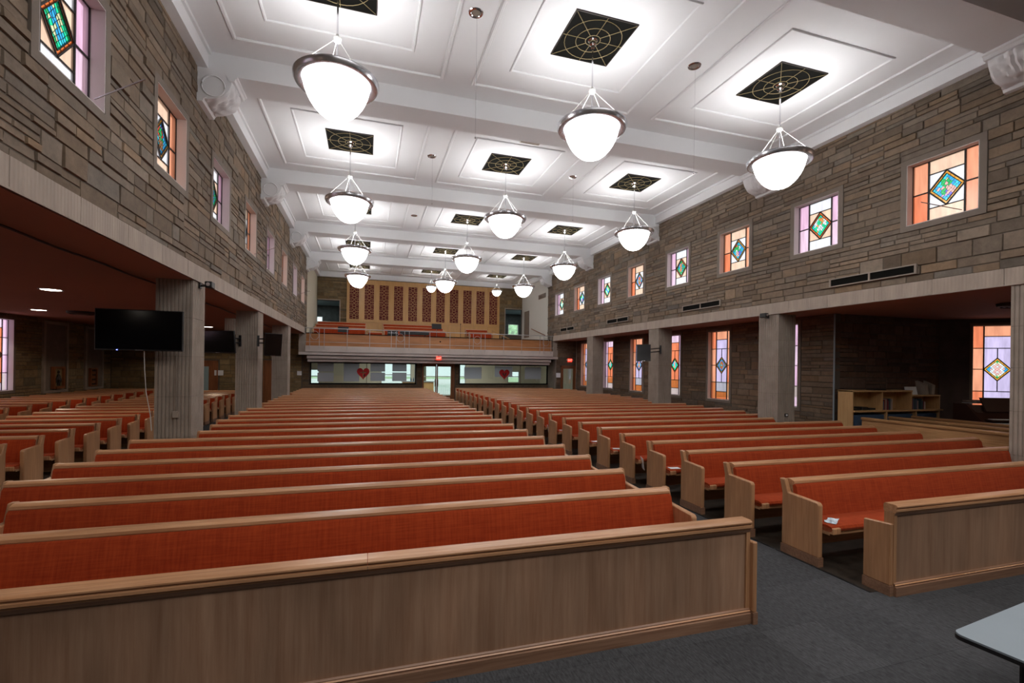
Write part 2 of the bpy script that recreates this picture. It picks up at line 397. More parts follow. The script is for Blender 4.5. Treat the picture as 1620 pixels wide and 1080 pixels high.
CW = [6.27 + 2.71 * k for k in range(8)]; CW = [6.27, 8.93, 11.62, 14.32, 17.03, 19.74, 22.44, 25.1]
CZ0, CZ1, CHW = 5.10, 6.34, .60
ch_holes = [(y - CHW, y + CHW, CZ0, CZ1) for y in [.85, 3.56] + CW]
sur = .11
ch_stone = [(a - sur, b + sur, z0 - sur, z1 + sur) for a, b, z0, z1 in ch_holes]
FZ0, FZ1 = 3.64, 3.945
wl = wall_with_holes('wall_left', ('X', XL - .02), -6, 26.9, FZ1 - .3, 8.2, ch_holes, .20, -1, MT['mortar'], 'brown ashlar stone upper wall of the nave on the left side')
wr = wall_with_holes('wall_right', ('X', XR + .02), -6, 26.9, FZ1 - .3, 8.2, ch_holes, .20, 1, MT['mortar'], 'brown ashlar stone upper wall of the nave on the right side')
stones(wl, ('X', XL - .02), 4.0, 26.9, FZ1, 7.62, ch_stone, 1)
stones(wr, ('X', XR + .02), 3.5, 26.9, FZ1, 7.62, ch_stone, -1)

AW = [11.25, 13.97, 16.66, 19.35, 22.05, 24.75]; AZ0, AZ1, AHW = 1.05, 3.50, .54
ar_holes = [(y - AHW, y + AHW, AZ0, AZ1) for y in AW]
war = wall_with_holes('wall_right_aisle', ('X', XA + .02), 9.6, 26.3, -.1, 3.9, ar_holes, .2, 1, MT['mortar'], 'dark ashlar stone outer wall of the right aisle with tall windows')
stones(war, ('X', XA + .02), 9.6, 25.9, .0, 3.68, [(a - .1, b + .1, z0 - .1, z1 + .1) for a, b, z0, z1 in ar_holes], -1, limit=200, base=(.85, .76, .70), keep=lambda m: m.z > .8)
wal = wall_with_holes('wall_alcove', ('Y', 9.62), 12.42, 16.3, -.1, 3.9, [], .4, 1, MT['mortar'], 'dark stone back wall of the organ alcove')
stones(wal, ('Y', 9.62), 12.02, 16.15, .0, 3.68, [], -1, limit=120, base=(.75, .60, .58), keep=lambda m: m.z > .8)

# left aisle: outer wall with windows and blind niches, and rear wall
lw = [(y - .56, y + .56, AZ0, AZ1) for y in (1.0, 3.9, 6.6, 9.3, 12.0, 14.7, 17.4, 20.12)]
ln = [(22.3, 23.6, .95, 3.50), (25.05, 26.3, .95, 3.50)]
wll = wall_with_holes('wall_left_aisle', ('X', XAL - .02), -6, 27.6, -.1, 3.9, lw, .2, -1, MT['mortar'], 'dark ashlar stone outer wall of the left aisle with niches')
stones(wll, ('X', XAL - .02), 17.5, 27.2, .0, 3.68, [(a - .1, b + .1, z0 - .1, z1 + .1) for a, b, z0, z1 in lw if a > 17] + [(a - .12, b + .12, z0 - .1, z1 + .1) for a, b, z0, z1 in ln], 1, limit=120, base=(1.15, 1.08, .8), keep=lambda m: m.z > .8)

# rear wall under the balcony: windows either side of the double doors
rw_holes = [(-2.9, 2.66, 1.05, 2.2), (3.0, 4.86, -.1, 2.25), (5.14, 10.66, 1.05, 2.2), (-8.0, -7.2, -.1, 2.2), (-5.15, -4.5, -.1, 2.25)]
wre = wall_with_holes('wall_rear', ('Y', YR + .02), -3.3, 10.75, -.1, 2.98, [h for h in rw_holes if h[0] > -4], .1, 1, MT['mortar'], 'brown stone rear wall below the balcony with glazed openings')
wrl = wall_with_holes('wall_rear_left', ('Y', YR + .02), -12.2, -3.3, -.1, 3.9, [h for h in rw_holes if h[0] < -4], .1, 1, MT['mortar'], 'dark stone rear wall of the left aisle with two doors')
stones(wrl, ('Y', YR + .02), -11.7, -3.32, .3, 3.66, [(a - .06, b + .06, max(z0 - .06, .3), z1 + .06) for a, b, z0, z1 in rw_holes if a < -4], -1, limit=120, base=(1.2, 1.12, .8), keep=lambda m: m.z > .8)
stones(wre, ('Y', YR + .02), -3.28, 10.72, .3, 2.96, [(a - .06, b + .06, max(z0 - .06, .3), z1 + .06) for a, b, z0, z1 in rw_holes], -1, limit=200, base=(.8, .72, .62), keep=lambda m: m.z > .8 and m.z < 2.3)
wrs = wall_with_holes('wall_rear_aisle', ('Y', 25.97), 10.72, 12.02, -.1, 3.9, [(11.06, 12.0, -.1, 2.2)], .3, 1, MT['mortar'], 'stone end wall of the right aisle around a glazed door')
stones(wrs, ('Y', 25.97), 10.72, 12.0, .0, 3.68, [(11.0, 12.0, 0, 2.25)], -1, limit=60, base=(.75, .68, .62))
wrr = tag(obj('wall_return', MB().box(10.67, 10.79, 25.99, 27.3, -.1, 3.9), MT['surround']), 'short stone return wall beside the rear windows', 'wall', kind='structure')

# balcony rear wall (stone each side of the timber screen) and plastered flanks
br_holes = [(-3.06, -1.72, 4.3, 6.13), (9.24, 10.49, 4.3, 6.13)]
wb = wall_with_holes('wall_balcony_rear', ('Y', 31.92), -3.2, 10.6, 2.8, 8.2, br_holes, .3, 1, MT['mortar'], 'stone wall at the back of the balcony behind the timber screen')
stones(wb, ('Y', 31.92), -3.06, -1.3, 4.2, 7.6, [(-3.06, -1.68, 4.2, 6.17)], -1, limit=90, base=(1.05, .98, .72))
stones(wb, ('Y', 31.92), 8.8, 10.49, 4.2, 7.6, [(9.2, 10.49, 4.2, 6.17)], -1, limit=90, base=(1.05, .98, .72))
tag(obj('wall_balcony_left', MB().box(XL - .3, XL, 26.9, 31.92, 2.9, 8.2), MT['cream']), 'cream plastered side wall of the balcony on the left', 'wall', kind='structure')
wbr = tag(obj('wall_balcony_right', MB().box(XR, XR + .3, 26.9, 31.92, 2.9, 8.2), MT['white_wall']), 'white plastered side wall of the balcony on the right', 'wall', kind='structure')
# brown door and vent on that white flank
d = thing('door_1', 'narrow grey-brown door in the white balcony side wall', 'door', (XR, 30.8, 4.1), kind='structure')
obj('panel', MB().box(-.03, 0, -.4, .4, 0, 1.75), plain('taupe_door_paint', (.22, .17, .13), .7), d); obj('frame', MB().box(-.05, 0, .4, .46, 0, 1.8).box(-.05, 0, -.46, -.4, 0, 1.8).box(-.05, 0, -.46, .46, 1.75, 1.8), MT['surround'], d)
v = thing('wall_vent', 'grey louvred vent high on the white balcony side wall', 'vent', (XR, 27.9, 6.55))
obj('frame', MB().box(-.03, 0, -.62, .62, -.14, .14), MT['lime_smooth'], v)
for k in range(6): obj('slat', MB().box(-.045, -.03, -.58, .58, -.12 + k * .042, -.10 + k * .042), MT['surround'], v)
# canted wall with the alcove window, and the shell behind the camera
ang = atan2(6.2 - 9.6, 20 - 16.1); Lc = sqrt(3.9 ** 2 + 3.4 ** 2)
wc = tag(link('wall_canted', None), 'dark canted wall beyond the organ alcove holding a tall window', 'wall', kind='structure') if False else None
mbc = MB(); w0, w1 = .74, 1.94
for a, b, z0, z1 in ((0, w0, -.1, 3.9), (w1, Lc, -.1, 3.9), (w0, w1, -.1, .98), (w0, w1, 3.5, 3.9)): mbc.box(a, b, 0, .2, z0, z1)
wc = tag(obj('wall_canted', mbc, plain('dark_rendered_wall', (.09, .065, .06), .9, var=.2, vscale=3), loc=(16.1, 9.6, 0), rot=(0, 0, ang)), 'dark canted wall beyond the organ alcove holding a tall window', 'wall', kind='structure')
tag(obj('wall_far_right', MB().box(20, 20.3, -6, 6.4, -.1, 3.9), MT['surround']), 'outer wall of the right transept outside the view', 'wall', kind='structure')
tag(obj('wall_chancel', MB().box(-12.2, 20.3, -6.3, -6, -.1, 8.4), MT['surround']), 'chancel wall behind the viewpoint', 'wall', kind='structure')

# ------------------------------------------------------------------ floor
fl = tag(obj('floor', MB().box(-12.3, 20.4, -6.3, 27.6, -.15, -.006), MT['carpet']), 'grey carpeted church floor with dark tiled strips under the pews', 'floor', kind='structure')
fl.data.color_attributes.new('tint', 'FLOAT_COLOR', 'CORNER').data.foreach_set('color', [.95] * (4 * len(fl.data.loops)))
T = .62; rnd = random.Random(3)
cells = [(i, j) for i in range(-1, 16) for j in range(0, 6)] + [(i, j) for i in (5, 6, 7) for j in range(6, 34)]
for i, j in cells:
    x0, y0 = i * T, j * T
    l = rnd.uniform(.86, 1.12); x1, y1 = x0 + T - .002, y0 + T - .002
    if j >= 6: x0, x1 = max(x0, 3.17), min(x1, 4.70)
    if x1 - x0 < .05: continue
    obj('carpet_tile', MB().box(x0, x1, y0, y1, -.006, 0, (l, l, l * 1.02)), MT['carpet'], fl)
for (x0, x1, y0, y1) in ((-3.9, 3.16, 3.35, 26.4), (4.70, 11.9, 3.35, 25.6), (-7.75, -5.15, 8.3, 26.5), (-11.6, -8.95, 12.5, 26.5)):
    obj('dark_tile_strip', MB().box(x0, x1, y0, y1, -.006, .003), MT['tile'], fl)
for x in (3.16, 4.70): obj('edge_strip', MB().box(x - .012, x + .012, 3.35, 26.4, -.006, .006), MT['black'], fl)

# ------------------------------------------------------------------ ceiling
ZC, ZB, ZW = 7.90, 7.50, 7.58
ce = tag(obj('ceiling', MB().box(XL - .5, XR + .5, -6.3, 32.2, ZC, ZC + .15), MT['plaster']), 'white plaster nave ceiling with shallow panels and cross beams', 'ceiling', kind='structure')
BY = [4.62 + BAY * k for k in range(-1, 5)]
for y in BY:
    obj('beam', MB().box(XL - .02, XR + .02, y, y + .66, ZB, ZC), MT['plaster'], ce)
for sgn, xw in ((1, XL), (-1, XR)):
    pts = [(0, ZW), (.17, ZW), (.17, ZC - .06), (.22, ZC - .06), (.22, ZC), (0, ZC)]
    for y0, y1 in zip([-6] + [y + .66 for y in BY], BY + [31.9]):
        obj('cornice', MB().prism([(xw + sgn * a, z) for a, z in pts], y0, y1, 'Y'), MT['plaster'], ce)
obj('cornice', MB().box(XL, XR, 31.72, 31.9, ZW, ZC), MT['plaster'], ce)
def moulding(x0, x1, y0, y1, w=.07, h=.035):
    mb = MB(); pr = [(-w / 2, 0), (-w / 2, -h * .5), (-w / 4, -h), (w / 4, -h), (w / 2, -h * .5), (w / 2, 0)]
    cor = [(x0, y0, -1, -1), (x1, y0, 1, -1), (x1, y1, 1, 1), (x0, y1, -1, 1)]
    vs = [(cx + sx * o, cy + sy * o, ZC + z) for cx, cy, sx, sy in cor for o, z in pr]; n = len(pr)
    fs = [(i * n + k, i * n + k + 1, ((i + 1) % 4) * n + k + 1, ((i + 1) % 4) * n + k) for i in range(4) for k in range(n - 1)]
    return mb.add(vs, fs)
LX = [-.49, 3.715, 7.89]; LY = [7.54 + 5.436 * k for k in range(5)]
for ly in [2.1] + LY:
    for lx, ow, iw in ((-.49, 1.84, 1.22), (3.78, 1.78, 1.18), (7.98, 1.76, 1.19)):
        dy = 1.94 if ly < 28 else 1.75
        obj('panel_moulding', moulding(lx - ow, lx + ow, ly - dy, ly + dy), MT['plaster'], ce)
        obj('panel_moulding', moulding(lx - iw, lx + iw, ly - dy + .66, ly + dy - .66, .05, .028), MT['plaster'], ce)
# carved corbels
def corbel(sgn):
    me = []
    mb = MB()
    nj, ni = 22, 16                                      # around the curve, along y
    def prof(t):
        a = t * pi / 2                                   # 0 at the outer top, 1 at the wall foot
        return .10 + .46 * cos(a), -.09 - .40 * sin(a)
    vs = []
    for j in range(nj + 1):
        for i in range(ni + 1):
            t = j / nj; s = i / ni; x, z = prof(t)
            u, w_ = (s - .5) * 2, t
            leaf = abs(sin(7.5 * atan2(u * 1.3, 1.15 - w_))) * .030 + .012 * sin(22 * w_ + 5 * abs(u)) * (1 - abs(u) * .4)
            if i in (0, ni) or j in (0, nj): leaf = 0
            a = t * pi / 2
            vs.append((sgn * (x + leaf * cos(a)), s * .66, z - leaf * sin(a)))
    fs = [(j * (ni + 1) + i, j * (ni + 1) + i + 1, (j + 1) * (ni + 1) + i + 1, (j + 1) * (ni + 1) + i) for j in range(nj) for i in range(ni)]
    mb.add(vs, fs)
    side = [(0, 0)] + [(.56, 0)] + [prof(j / nj) for j in range(nj + 1)] + [(0, -.49)]
    for y in (0, .66): mb.add([(sgn * x, y, z) for x, z in side], [tuple(range(len(side)))])
    body = mb
    cap = MB().prism([(sgn * x, z) for x, z in [(.46, 0), (.66, 0), (.66, -.035), (.63, -.05), (.61, -.10), (.52, -.11)]], -.03, .69, 'Y')
    foot = MB().prism([(sgn * x, z) for x, z in [(0, -.40), (.13, -.44), (.15, -.47), (.11, -.50), (.09, -.55), (0, -.56)]], -.03, .69, 'Y')
    rings = []
    for y in (-.012, .672):
        rings.append(MB().tube([(sgn * (.26 + .19 * cos(a)), y, -.24 + .19 * sin(a)) for a in [2 * pi * k / 24 for k in range(24)]], .014, 6, closed=True))
    return body, cap, foot, rings
for sgn, xw in ((1, XL), (-1, XR)):
    B_, CP, FT, RG = corbel(sgn)
    bm_, cm_, fm_ = B_.mesh('corbel', MT['plaster'], True), CP.mesh('corbel_cap', MT['plaster']), FT.mesh('corbel_foot', MT['plaster'])
    rg = [r.mesh('corbel_roundel', MT['plaster'], True) for r in RG]
    for y in BY[1:]:
        c0 = link('corbel', bm_, ce, (xw, y, ZB)); link('corbel_cap', cm_, c0); link('corbel_foot', fm_, c0)
        for r in rg: link('roundel', r, c0)

# aisle ceilings and enclosing slabs
def slab(name, pts, z0, z1, mat, label, cat='ceiling'):
    return tag(obj(name, MB().prism(pts, z0, z1, 'Z'), mat), label, cat, kind='structure')
slab('ceiling_left_aisle', [(-12.2, -6.3), (XL - .45, -6.3), (XL - .45, 27.5), (-12.2, 27.5)], 3.68, 3.9, MT['aisle_ceil'], 'low dark brown ceiling over the left aisle')
slab('ceiling_right_aisle', [(XR + .45, -6.3), (20.4, -6.3), (20.4, 6.5), (16.4, 9.9), (12.4, 9.9), (12.4, 26.3), (XR + .45, 26.3)], 3.68, 3.9, MT['aisle_ceil'], 'low dark brown ceiling over the right aisle')

# ------------------------------------------------------------------ fascia bands and pillars
def block_band(name, xw, sgn, label):
    t = thing(name, label, 'trim', (xw, 0, 0), kind='structure')
    y = -5.6; k = 0
    while y < 26.0:
        y1 = min(y + 1.09, 25.95)
        if y1 - y > .2:
            a, b = sorted((0, -sgn * .62))
            mb = MB().box(a, b, y + .004, y1 - .004, FZ0, FZ1)
            a, b = sorted((0, sgn * .015)); mb.box(a, b, y + .004, y1 - .004, FZ0, FZ1)
            mb.box(*sorted((0, sgn * .028)), y, y1, FZ0, FZ0 + .022)
            obj('limestone_block', mb, MT['lime'], t)
        y += 1.09
    obj('soffit', MB().box(*sorted((-sgn * .004, -sgn * .63)), -5.6, 25.95, FZ0 - .006, FZ0 + .004), MT['aisle_ceil'], t)
    return t
block_band('trim_1', XL, 1, 'pale limestone fascia band above the left aisle openings')
block_band('trim_2', XR, -1, 'pale limestone fascia band above the right aisle openings')
def flute_outline(w, d, nx, ny, dep=.016):
    """rectangle 0..w x 0..d with grooves cut in all four faces"""
    pts = []
    def run(p0, p1, nrm, n):
        L = (p1 - p0).length; t = (p1 - p0) / L; m = .05; g = .012; st = (L - 2 * m) / n
        pts.append(p0)
        for i in range(n + 1):
            c = m + i * st; pts.extend([p0 + t * (c - g), p0 + t * (c - g * .5) - nrm * dep, p0 + t * (c + g * .5) - nrm * dep, p0 + t * (c + g)])
    V = Vector
    run(V((0, 0)), V((w, 0)), V((0, -1)), nx); run(V((w, 0)), V((w, d)), V((1, 0)), ny)
    run(V((w, d)), V((0, d)), V((0, 1)), nx); run(V((0, d)), V((0, 0)), V((-1, 0)), ny)
    return [(p.x, p.y) for p in pts]
def pillar_meshes():
    out = flute_outline(PD, PW, 8, 9, .014); zs = [0, .76, 1.50, 2.235, 2.94, FZ0]; ms = []
    for a, b in zip(zs[:-1], zs[1:]): ms.append(MB().prism(out, a + .003, b - .003, 'Z').mesh('drum', MT['lime_smooth']))
    core = MB().box(.02, PD - .02, .02, PW - .02, 0, FZ0).mesh('core', MT['surround'])
    return ms, core
PM, PCORE = pillar_meshes()
sides = {1: 'left', -1: 'right'}
words = ['just behind the viewpoint', 'nearest the camera', 'second from the camera', 'third from the camera', 'farthest from the camera']
for sgn, xw in ((1, XL), (-1, XR)):
    for k, y in enumerate(PY):
        if k == 0: continue
        extra = {(1, 2): 'carrying a large television', (1, 3): 'between two televisions', (-1, 3): 'carrying a small television', (-1, 2): 'carrying a black camera'}.get((sgn, k), 'fluted and bare')
        t = thing('pillar', 'fluted limestone pillar, %s on the %s side, %s' % (words[k], sides[sgn], extra), 'pillar', (xw - (PD if sgn > 0 else 0), y, 0), group='limestone pillars of the nave arcades')
        for m in PM: link('stone_drum', m, t)
        link('core', PCORE, t)

# ------------------------------------------------------------------ stained glass windows
SAL = (.95, .37, .21); SAL2 = (.90, .24, .11); PNK = (.90, .62, .76); PNK2 = (.86, .52, .70); WHT = (.95, .90, .97); PEACH = (.98, .64, .46)
LIL = (.66, .54, .78); ORG = (.80, .20, .07)
PAL = {'b': (.05, .45, .85), 'c': (.06, .70, .90), 'g': (.03, .55, .15), 'G': (.02, .80, .38), 'y': (.75, .80, .45), 'o': (.95, .40, .10), 'r': (.80, .10, .05), 'p': (.95, .50, .45),
       'v': (.20, .15, .75), 'w': (.85, .92, .95), 'k': (.65, .40, .65), 't': (.45, .22, .10)}
MOT = {
 'bird':  ['GgGGgGG', 'GbyGgGG', 'gbbyyGG', 'GybbyGg', 'GGybbcG', 'gGGycbG', 'GGgGGGg'],
 'basket': ['bcbbvbc', 'bbrgbcb', 'crggrbb', 'bbtggbc', 'bctttbb', 'bbtttcb', 'cbbbbbc'],
 'spiral': ['GcGGcGG', 'GcwooGc', 'cwGGowG', 'GwowGwc', 'cGwwwGG', 'GooGGcG', 'GGcGGGG'],
 'dragon': ['cbccbcc', 'cggybgc', 'bcgpgbc', 'cppppcb', 'cbgvppc', 'cvkkvgc', 'ccbcbcc'],
 'urn':   ['bcbbcbb', 'bcrgbcb', 'cgggwbb', 'bgwggcb', 'bcppvbc', 'cbppbcb', 'bbcbbbc'],
 'check': ['bcygycb', 'cbwpwbc', 'bwpwpwb', 'bpwpwpb', 'bwpwpwb', 'cbwpwbc', 'bcygycb'],
 'cup':   ['bvbbbvb', 'vbbrbbv', 'bbrgrbb', 'brgcgrb', 'bbrgrbb', 'vbbrbbv', 'bvbbbvb'],
 'hand':  ['gGgGgGg', 'GgboogG', 'gboobgg', 'GbbogbG', 'gGoobgg', 'GgggGgG', 'gGgGgGg'],
}
def window(name, label, hw, z0, z1, scheme, motif, fine, tall, loc, rz, depth, sur_w=.11, rod=False, sill=True):
    """built facing -Y around x=0 at y=0 (wall face); the glass stands back by depth"""
    w = thing(name, label, 'window', loc, rz, kind='structure')
    s = sur_w; p = .012
    for nm, (a, b, c, d) in (('surround_jamb', (-hw - s, -hw, z0 - s, z1 + s)), ('surround_jamb', (hw, hw + s, z0 - s, z1 + s)), ('surround_head', (-hw, hw, z1, z1 + s)), ('sill', (-hw, hw, z0 - s, z0))):
        obj(nm, MB().box(a, b, -p, .04, c, d), MT['surround'], w)
    obj('reveal', MB().box(-hw, -hw + .014, -.008, depth + .05, z0, z1).box(hw - .014, hw, -.008, depth + .05, z0, z1).box(-hw, hw, -.008, depth + .05, z1 - .014, z1).box(-hw, hw, -.008, depth + .05, z0, z0 + .014), MT['reveal'], w)
    y = depth; lw_ = .016; Wd, Ht = 2 * hw, z1 - z0
    came = MB()
    def bar(ax, az, bx, bz, t=lw_, dd=.012):
        d = Vector((bx - ax, bz - az)); L = d.length
        if L < 1e-6: return
        d /= L; n = Vector((-d.y, d.x)) * t / 2; a = Vector((ax, az)) - d * t / 3; b = Vector((bx, bz)) + d * t / 3
        q = [a - n, b - n, b + n, a + n]
        vs = [(v.x, y - dd, v.y) for v in q] + [(v.x, y + dd, v.y) for v in q]
        came.add(vs, [(0, 1, 2, 3), (7, 6, 5, 4)] + [(i, (i + 1) % 4, 4 + (i + 1) % 4, 4 + i) for i in range(4)])
    def X(u): return -hw + u * Wd
    def Z(v): return z1 - v * Ht
    far = {}
    def pane(pts, col, trans=.6, nm='pane'):
        if fine < 0:
            far.setdefault((col, trans), MB()).add([(a, y + .002, b) for a, b in pts], [tuple(range(len(pts)))]); return
        mb = MB(); n = len(pts)
        mb.add([(a, y - .002, b) for a, b in pts] , [tuple(range(n))])
        obj(nm, mb, glass(col, trans), w)
    def rect(u0, u1, v0, v1, col): pane([(X(u0), Z(v1)), (X(u1), Z(v1)), (X(u1), Z(v0)), (X(u0), Z(v0))], col)
    c1, c2 = .25, .75
    fb = .03
    for a in ((0, 0, 1, 0), (0, 1, 1, 1), (0, 0, 0, 1), (1, 0, 1, 1)): bar(X(a[0]), Z(a[1]), X(a[2]), Z(a[3]), .045, .02)
    bar(X(c1), Z(0), X(c1), Z(1), .026, .016); bar(X(c2), Z(0), X(c2), Z(1), .026, .016)
    S_, D_ = (SAL, PNK) if scheme == 'O' else (PNK, SAL)
    if not tall:
        side = [(.0, .5), (.5, 1.)]
        for u0, u1 in ((0, c1), (c2, 1)):
            for i, (v0, v1) in enumerate(side):
                rect(u0, u1, v0, v1, (SAL2 if u0 == 0 and i == 1 else SAL) if scheme == 'O' else (PNK2 if i == 0 else PNK))
            bar(X(u0), Z(.5), X(u1), Z(.5), .024)
        rect(c1, c2, 0, .23, PEACH if scheme == 'O' else WHT); rect(c1, c2, .77, 1, PEACH if scheme == 'O' else WHT)
        bar(X(c1), Z(.23), X(c2), Z(.23)); bar(X(c1), Z(.77), X(c2), Z(.77))
        dx, dz = .25 * Wd, .27 * Ht; cz = Z(.5)
        cc = WHT if scheme == 'O' else PEACH
        for sx in (-1, 1):
            for sz in (-1, 1): pane([(0 + sx * dx, cz + sz * dz), (sx * dx, cz), (0, cz + sz * dz)], cc)
    else:
        sides_ = [0, .26, .5, .75, 1]
        for u0, u1 in ((0, c1), (c2, 1)):
            for i, (v0, v1) in enumerate(zip(sides_[:-1], sides_[1:])):
                rect(u0, u1, v0, v1, (SAL if (i + (u0 > 0)) % 3 else SAL2) if scheme == 'O' else (PNK if i % 2 else PNK2))
            for v_ in sides_[1:-1]: bar(X(u0), Z(v_), X(u1), Z(v_), .022)
        a_, b_2 = (SAL, LIL) if scheme == 'O' else (PNK, SAL2)
        a2, b2 = (ORG, LIL) if scheme == 'O' else (PNK, ORG)
        rect(c1, c2, 0, .125, a_); rect(c1, c2, .125, .26, b_2); rect(c1, c2, .75, .885, b2); rect(c1, c2, .885, 1, a2)
        for v_ in (.125, .26, .75, .885): bar(X(c1), Z(v_), X(c2), Z(v_), .022)
        dx = .25 * Wd; dz = dx * 1.08; cz = Z(.5); m = LIL if scheme == 'O' else SAL2
        for sx in (-1, 1):
            pane([(0, Z(.26)), (sx * dx, Z(.26)), (sx * dx, cz), (0, cz + dz)], m); pane([(0, Z(.75)), (sx * dx, Z(.75)), (sx * dx, cz), (0, cz - dz)], m)
        bar(0, Z(.26), 0, cz + dz); bar(0, Z(.75), 0, cz - dz)
    # the jewelled lozenge: orange border segments and a mosaic picture
    def dm(s, t):                                         # s,t in -1..1 along the lozenge's own axes
        return ((s - t) / 2 * dx, cz + (s + t) / 2 * dz)
    e = .80
    bc = (.98, .42, .06) if scheme == 'O' else (.90, .20, .05)
    nb = 4 if fine > 0 else 2
    for k in range(nb):
        p0, p1 = -1 + 2 * k / nb, -1 + 2 * (k + 1) / nb; q0, q1 = p0 * e, p1 * e
        for f in (lambda s, t: dm(s, t), lambda s, t: dm(-s, -t), lambda s, t: dm(t, s), lambda s, t: dm(-t, -s)):
            pane([f(p0, -1), f(p1, -1), f(q1, -e), f(q0, -e)], bc, .7, 'border_piece')
            if fine > 0: bar(*f(p1, -1), *f(q1, -e), .005, .005)
    for a, b in (((-1, -1), (1, -1)), ((1, -1), (1, 1)), ((1, 1), (-1, 1)), ((-1, 1), (-1, -1))):
        bar(*dm(*a), *dm(*b), .022); bar(*dm(a[0] * e, a[1] * e), *dm(b[0] * e, b[1] * e), .008)
    n = 7; rw = random.Random(motif + name); G = {}
    for i in range(n + 1):
        for j in range(n + 1):
            jx = 0 if i in (0, n) else rw.uniform(-.07, .07); jy = 0 if j in (0, n) else rw.uniform(-.07, .07)
            # grid is upright inside the lozenge: picture rows run along its diagonals
            G[i, j] = dm(e * (-1 + 2 * i / n + jx), e * (-1 + 2 * j / n + jy))
    rows = MOT[motif]; groups = {}
    for i in range(n):
        for j in range(n):
            ch = rows[min(6, max(0, 6 - round((i + j) / 2)))][min(6, max(0, round(3 + (i - j) * .62)))]
            pts = [G[i, j], G[i + 1, j], G[i + 1, j + 1], G[i, j + 1]]
            if fine > 0: pane(pts, PAL[ch], .75, 'mosaic_piece')
            else: groups.setdefault(ch, MB()).add([(a, y + .002, b) for a, b in pts], [(0, 1, 2, 3)])
            if fine > 0: bar(*pts[0], *pts[1], .0025, .004); bar(*pts[0], *pts[3], .0025, .004)
    if groups:
        big = MB(); mats = []
        for k, (ch, g_) in enumerate(groups.items()): big.add(g_.v, g_.f, None, k); mats.append(glass(PAL[ch], .75))
        obj('mosaic_lozenge', big, mats, w)
    if far:
        for (col, tr), g_ in far.items(): obj('pane', g_, glass(col, tr), w)
    obj('lead_came', came, MT['lead'], w)
    if rod: obj('stay_rod', MB().tube([(.35, -.02, z0 + .05), (.05, -.62, z0 + .22)], .008), MT['steel'], w)
    return w
motL = ['bird', 'basket', 'hand', 'cup', 'bird', 'urn', 'spiral', 'cup']; motR = ['dragon', 'spiral', 'urn', 'hand', 'cup', 'bird', 'urn', 'spiral']
desc = {'O': 'salmon orange', 'P': 'pink and white'}; lz = {'bird': 'green lozenge with a bird', 'basket': 'blue lozenge with a basket', 'hand': 'green lozenge', 'cup': 'blue lozenge', 'urn': 'blue lozenge with a pot', 'spiral': 'green lozenge with a spiral', 'dragon': 'blue lozenge with a green and pink figure'}
wn = 0
for k, y in enumerate(CW):
    for sd, xw, rz, mt in (('left', XL, pi / 2, motL), ('right', XR, -pi / 2, motR)):
        sch = ('P' if k % 2 == 0 else 'O') if sd == 'left' else ('O' if k % 2 == 0 else 'P')
        m = mt[k]
        m = m if (m in ('bird', 'hand', 'spiral')) == (sch == 'P') else ('hand' if sch == 'P' else 'cup')
        wn += 1
        window('window_%d' % wn, 'square %s stained glass window, %s along the %s upper wall' % (desc[sch], ORD[k], sd), CHW, CZ0, CZ1, sch, m, 1 if k < 4 - (sd == 'left') else (0 if k < 6 else -1), False,
               (xw, y, 0), rz, .16, rod=(sd, k) in (('left', 0), ('left', 3), ('right', 0), ('left', 6)))
for k, y in enumerate(AW):
    sch = 'P' if k % 2 == 0 else 'O'; wn += 1
    window('window_%d' % wn, 'tall %s stained glass window, %s along the right aisle wall' % (desc[sch], ORD[k]), AHW, AZ0, AZ1, sch, ['spiral', 'cup', 'hand', 'cup', 'hand', 'cup'][k], 1 if k in (1,) else 0, True, (XA, y, 0), -pi / 2, .14, .09)
for k, (a, b, z0, z1) in enumerate(lw):
    wn += 1
    lab = 'tall orange and pink stained glass window at the left edge of the photo' if k == 7 else 'tall stained glass window of the left aisle outside the view, %s' % ORD[k]
    window('window_%d' % wn, lab, .56, AZ0, AZ1, 'P', 'hand', 0 if k == 7 else -1, True, (XAL, (a + b) / 2, 0), pi / 2, .16, .09)
wn += 1
cpos = Vector((16.1, 9.6, 0)) + Vector((cos(ang), sin(ang), 0)) * (w0 + w1) / 2
window('window_%d' % wn, 'tall peach and lilac stained glass window in the organ alcove', .6, .98, 3.5, 'O', 'check', 1, True, (cpos.x, cpos.y, 0), ang, .14, .06)
# blind niches of the left aisle with framed plaques
for k, (a, b, z0, z1) in enumerate(ln):
    t = thing('wall_niche', 'blind stone niche %s in the left aisle wall' % ('nearer the stained window' if k == 0 else 'nearer the rear corner'), 'niche', (XAL, (a + b) / 2, 0))
    hw = (b - a) / 2; p = .06
    obj('frame', MB().box(-.02, p, -hw - .12, -hw, z0 - .1, z1 + .1).box(-.02, p, hw, hw + .12, z0 - .1, z1 + .1).box(-.02, p, -hw, hw, z1, z1 + .1).box(-.02, p, -hw, hw, z0 - .1, z0), MT['lime_smooth'], t)
    obj('back', MB().box(-.018, -.008, -hw, hw, z0, z1), MT['surround'], t)
pl = thing('wall_plaque', 'wooden framed relief plaque of a standing figure in the left niche', 'picture', (XAL, 23.05, 1.43))
obj('frame', MB().box(0, .12, -.34, -.27, -.43, .43).box(0, .12, .27, .34, -.43, .43).box(0, .12, -.27, .27, .36, .43).box(0, .16, -.27, .27, -.43, -.34), MT['door'], pl)
obj('panel', MB().box(0, .04, -.27, .27, -.34, .36), MT['brass'], pl)
fg = MB().tube([(.06, 0, -.32), (.07, .02, -.1), (.07, .0, .08), (.07, .01, .16)], [.07, .09, .06, .03], 8).tube([(.07, .01, .17), (.07, .01, .22), (.07, .01, .28)], [.03, .05, .02], 8).tube([(.07, 0, .08), (.07, -.12, -.06), (.08, -.13, -.2)], .025, 6)
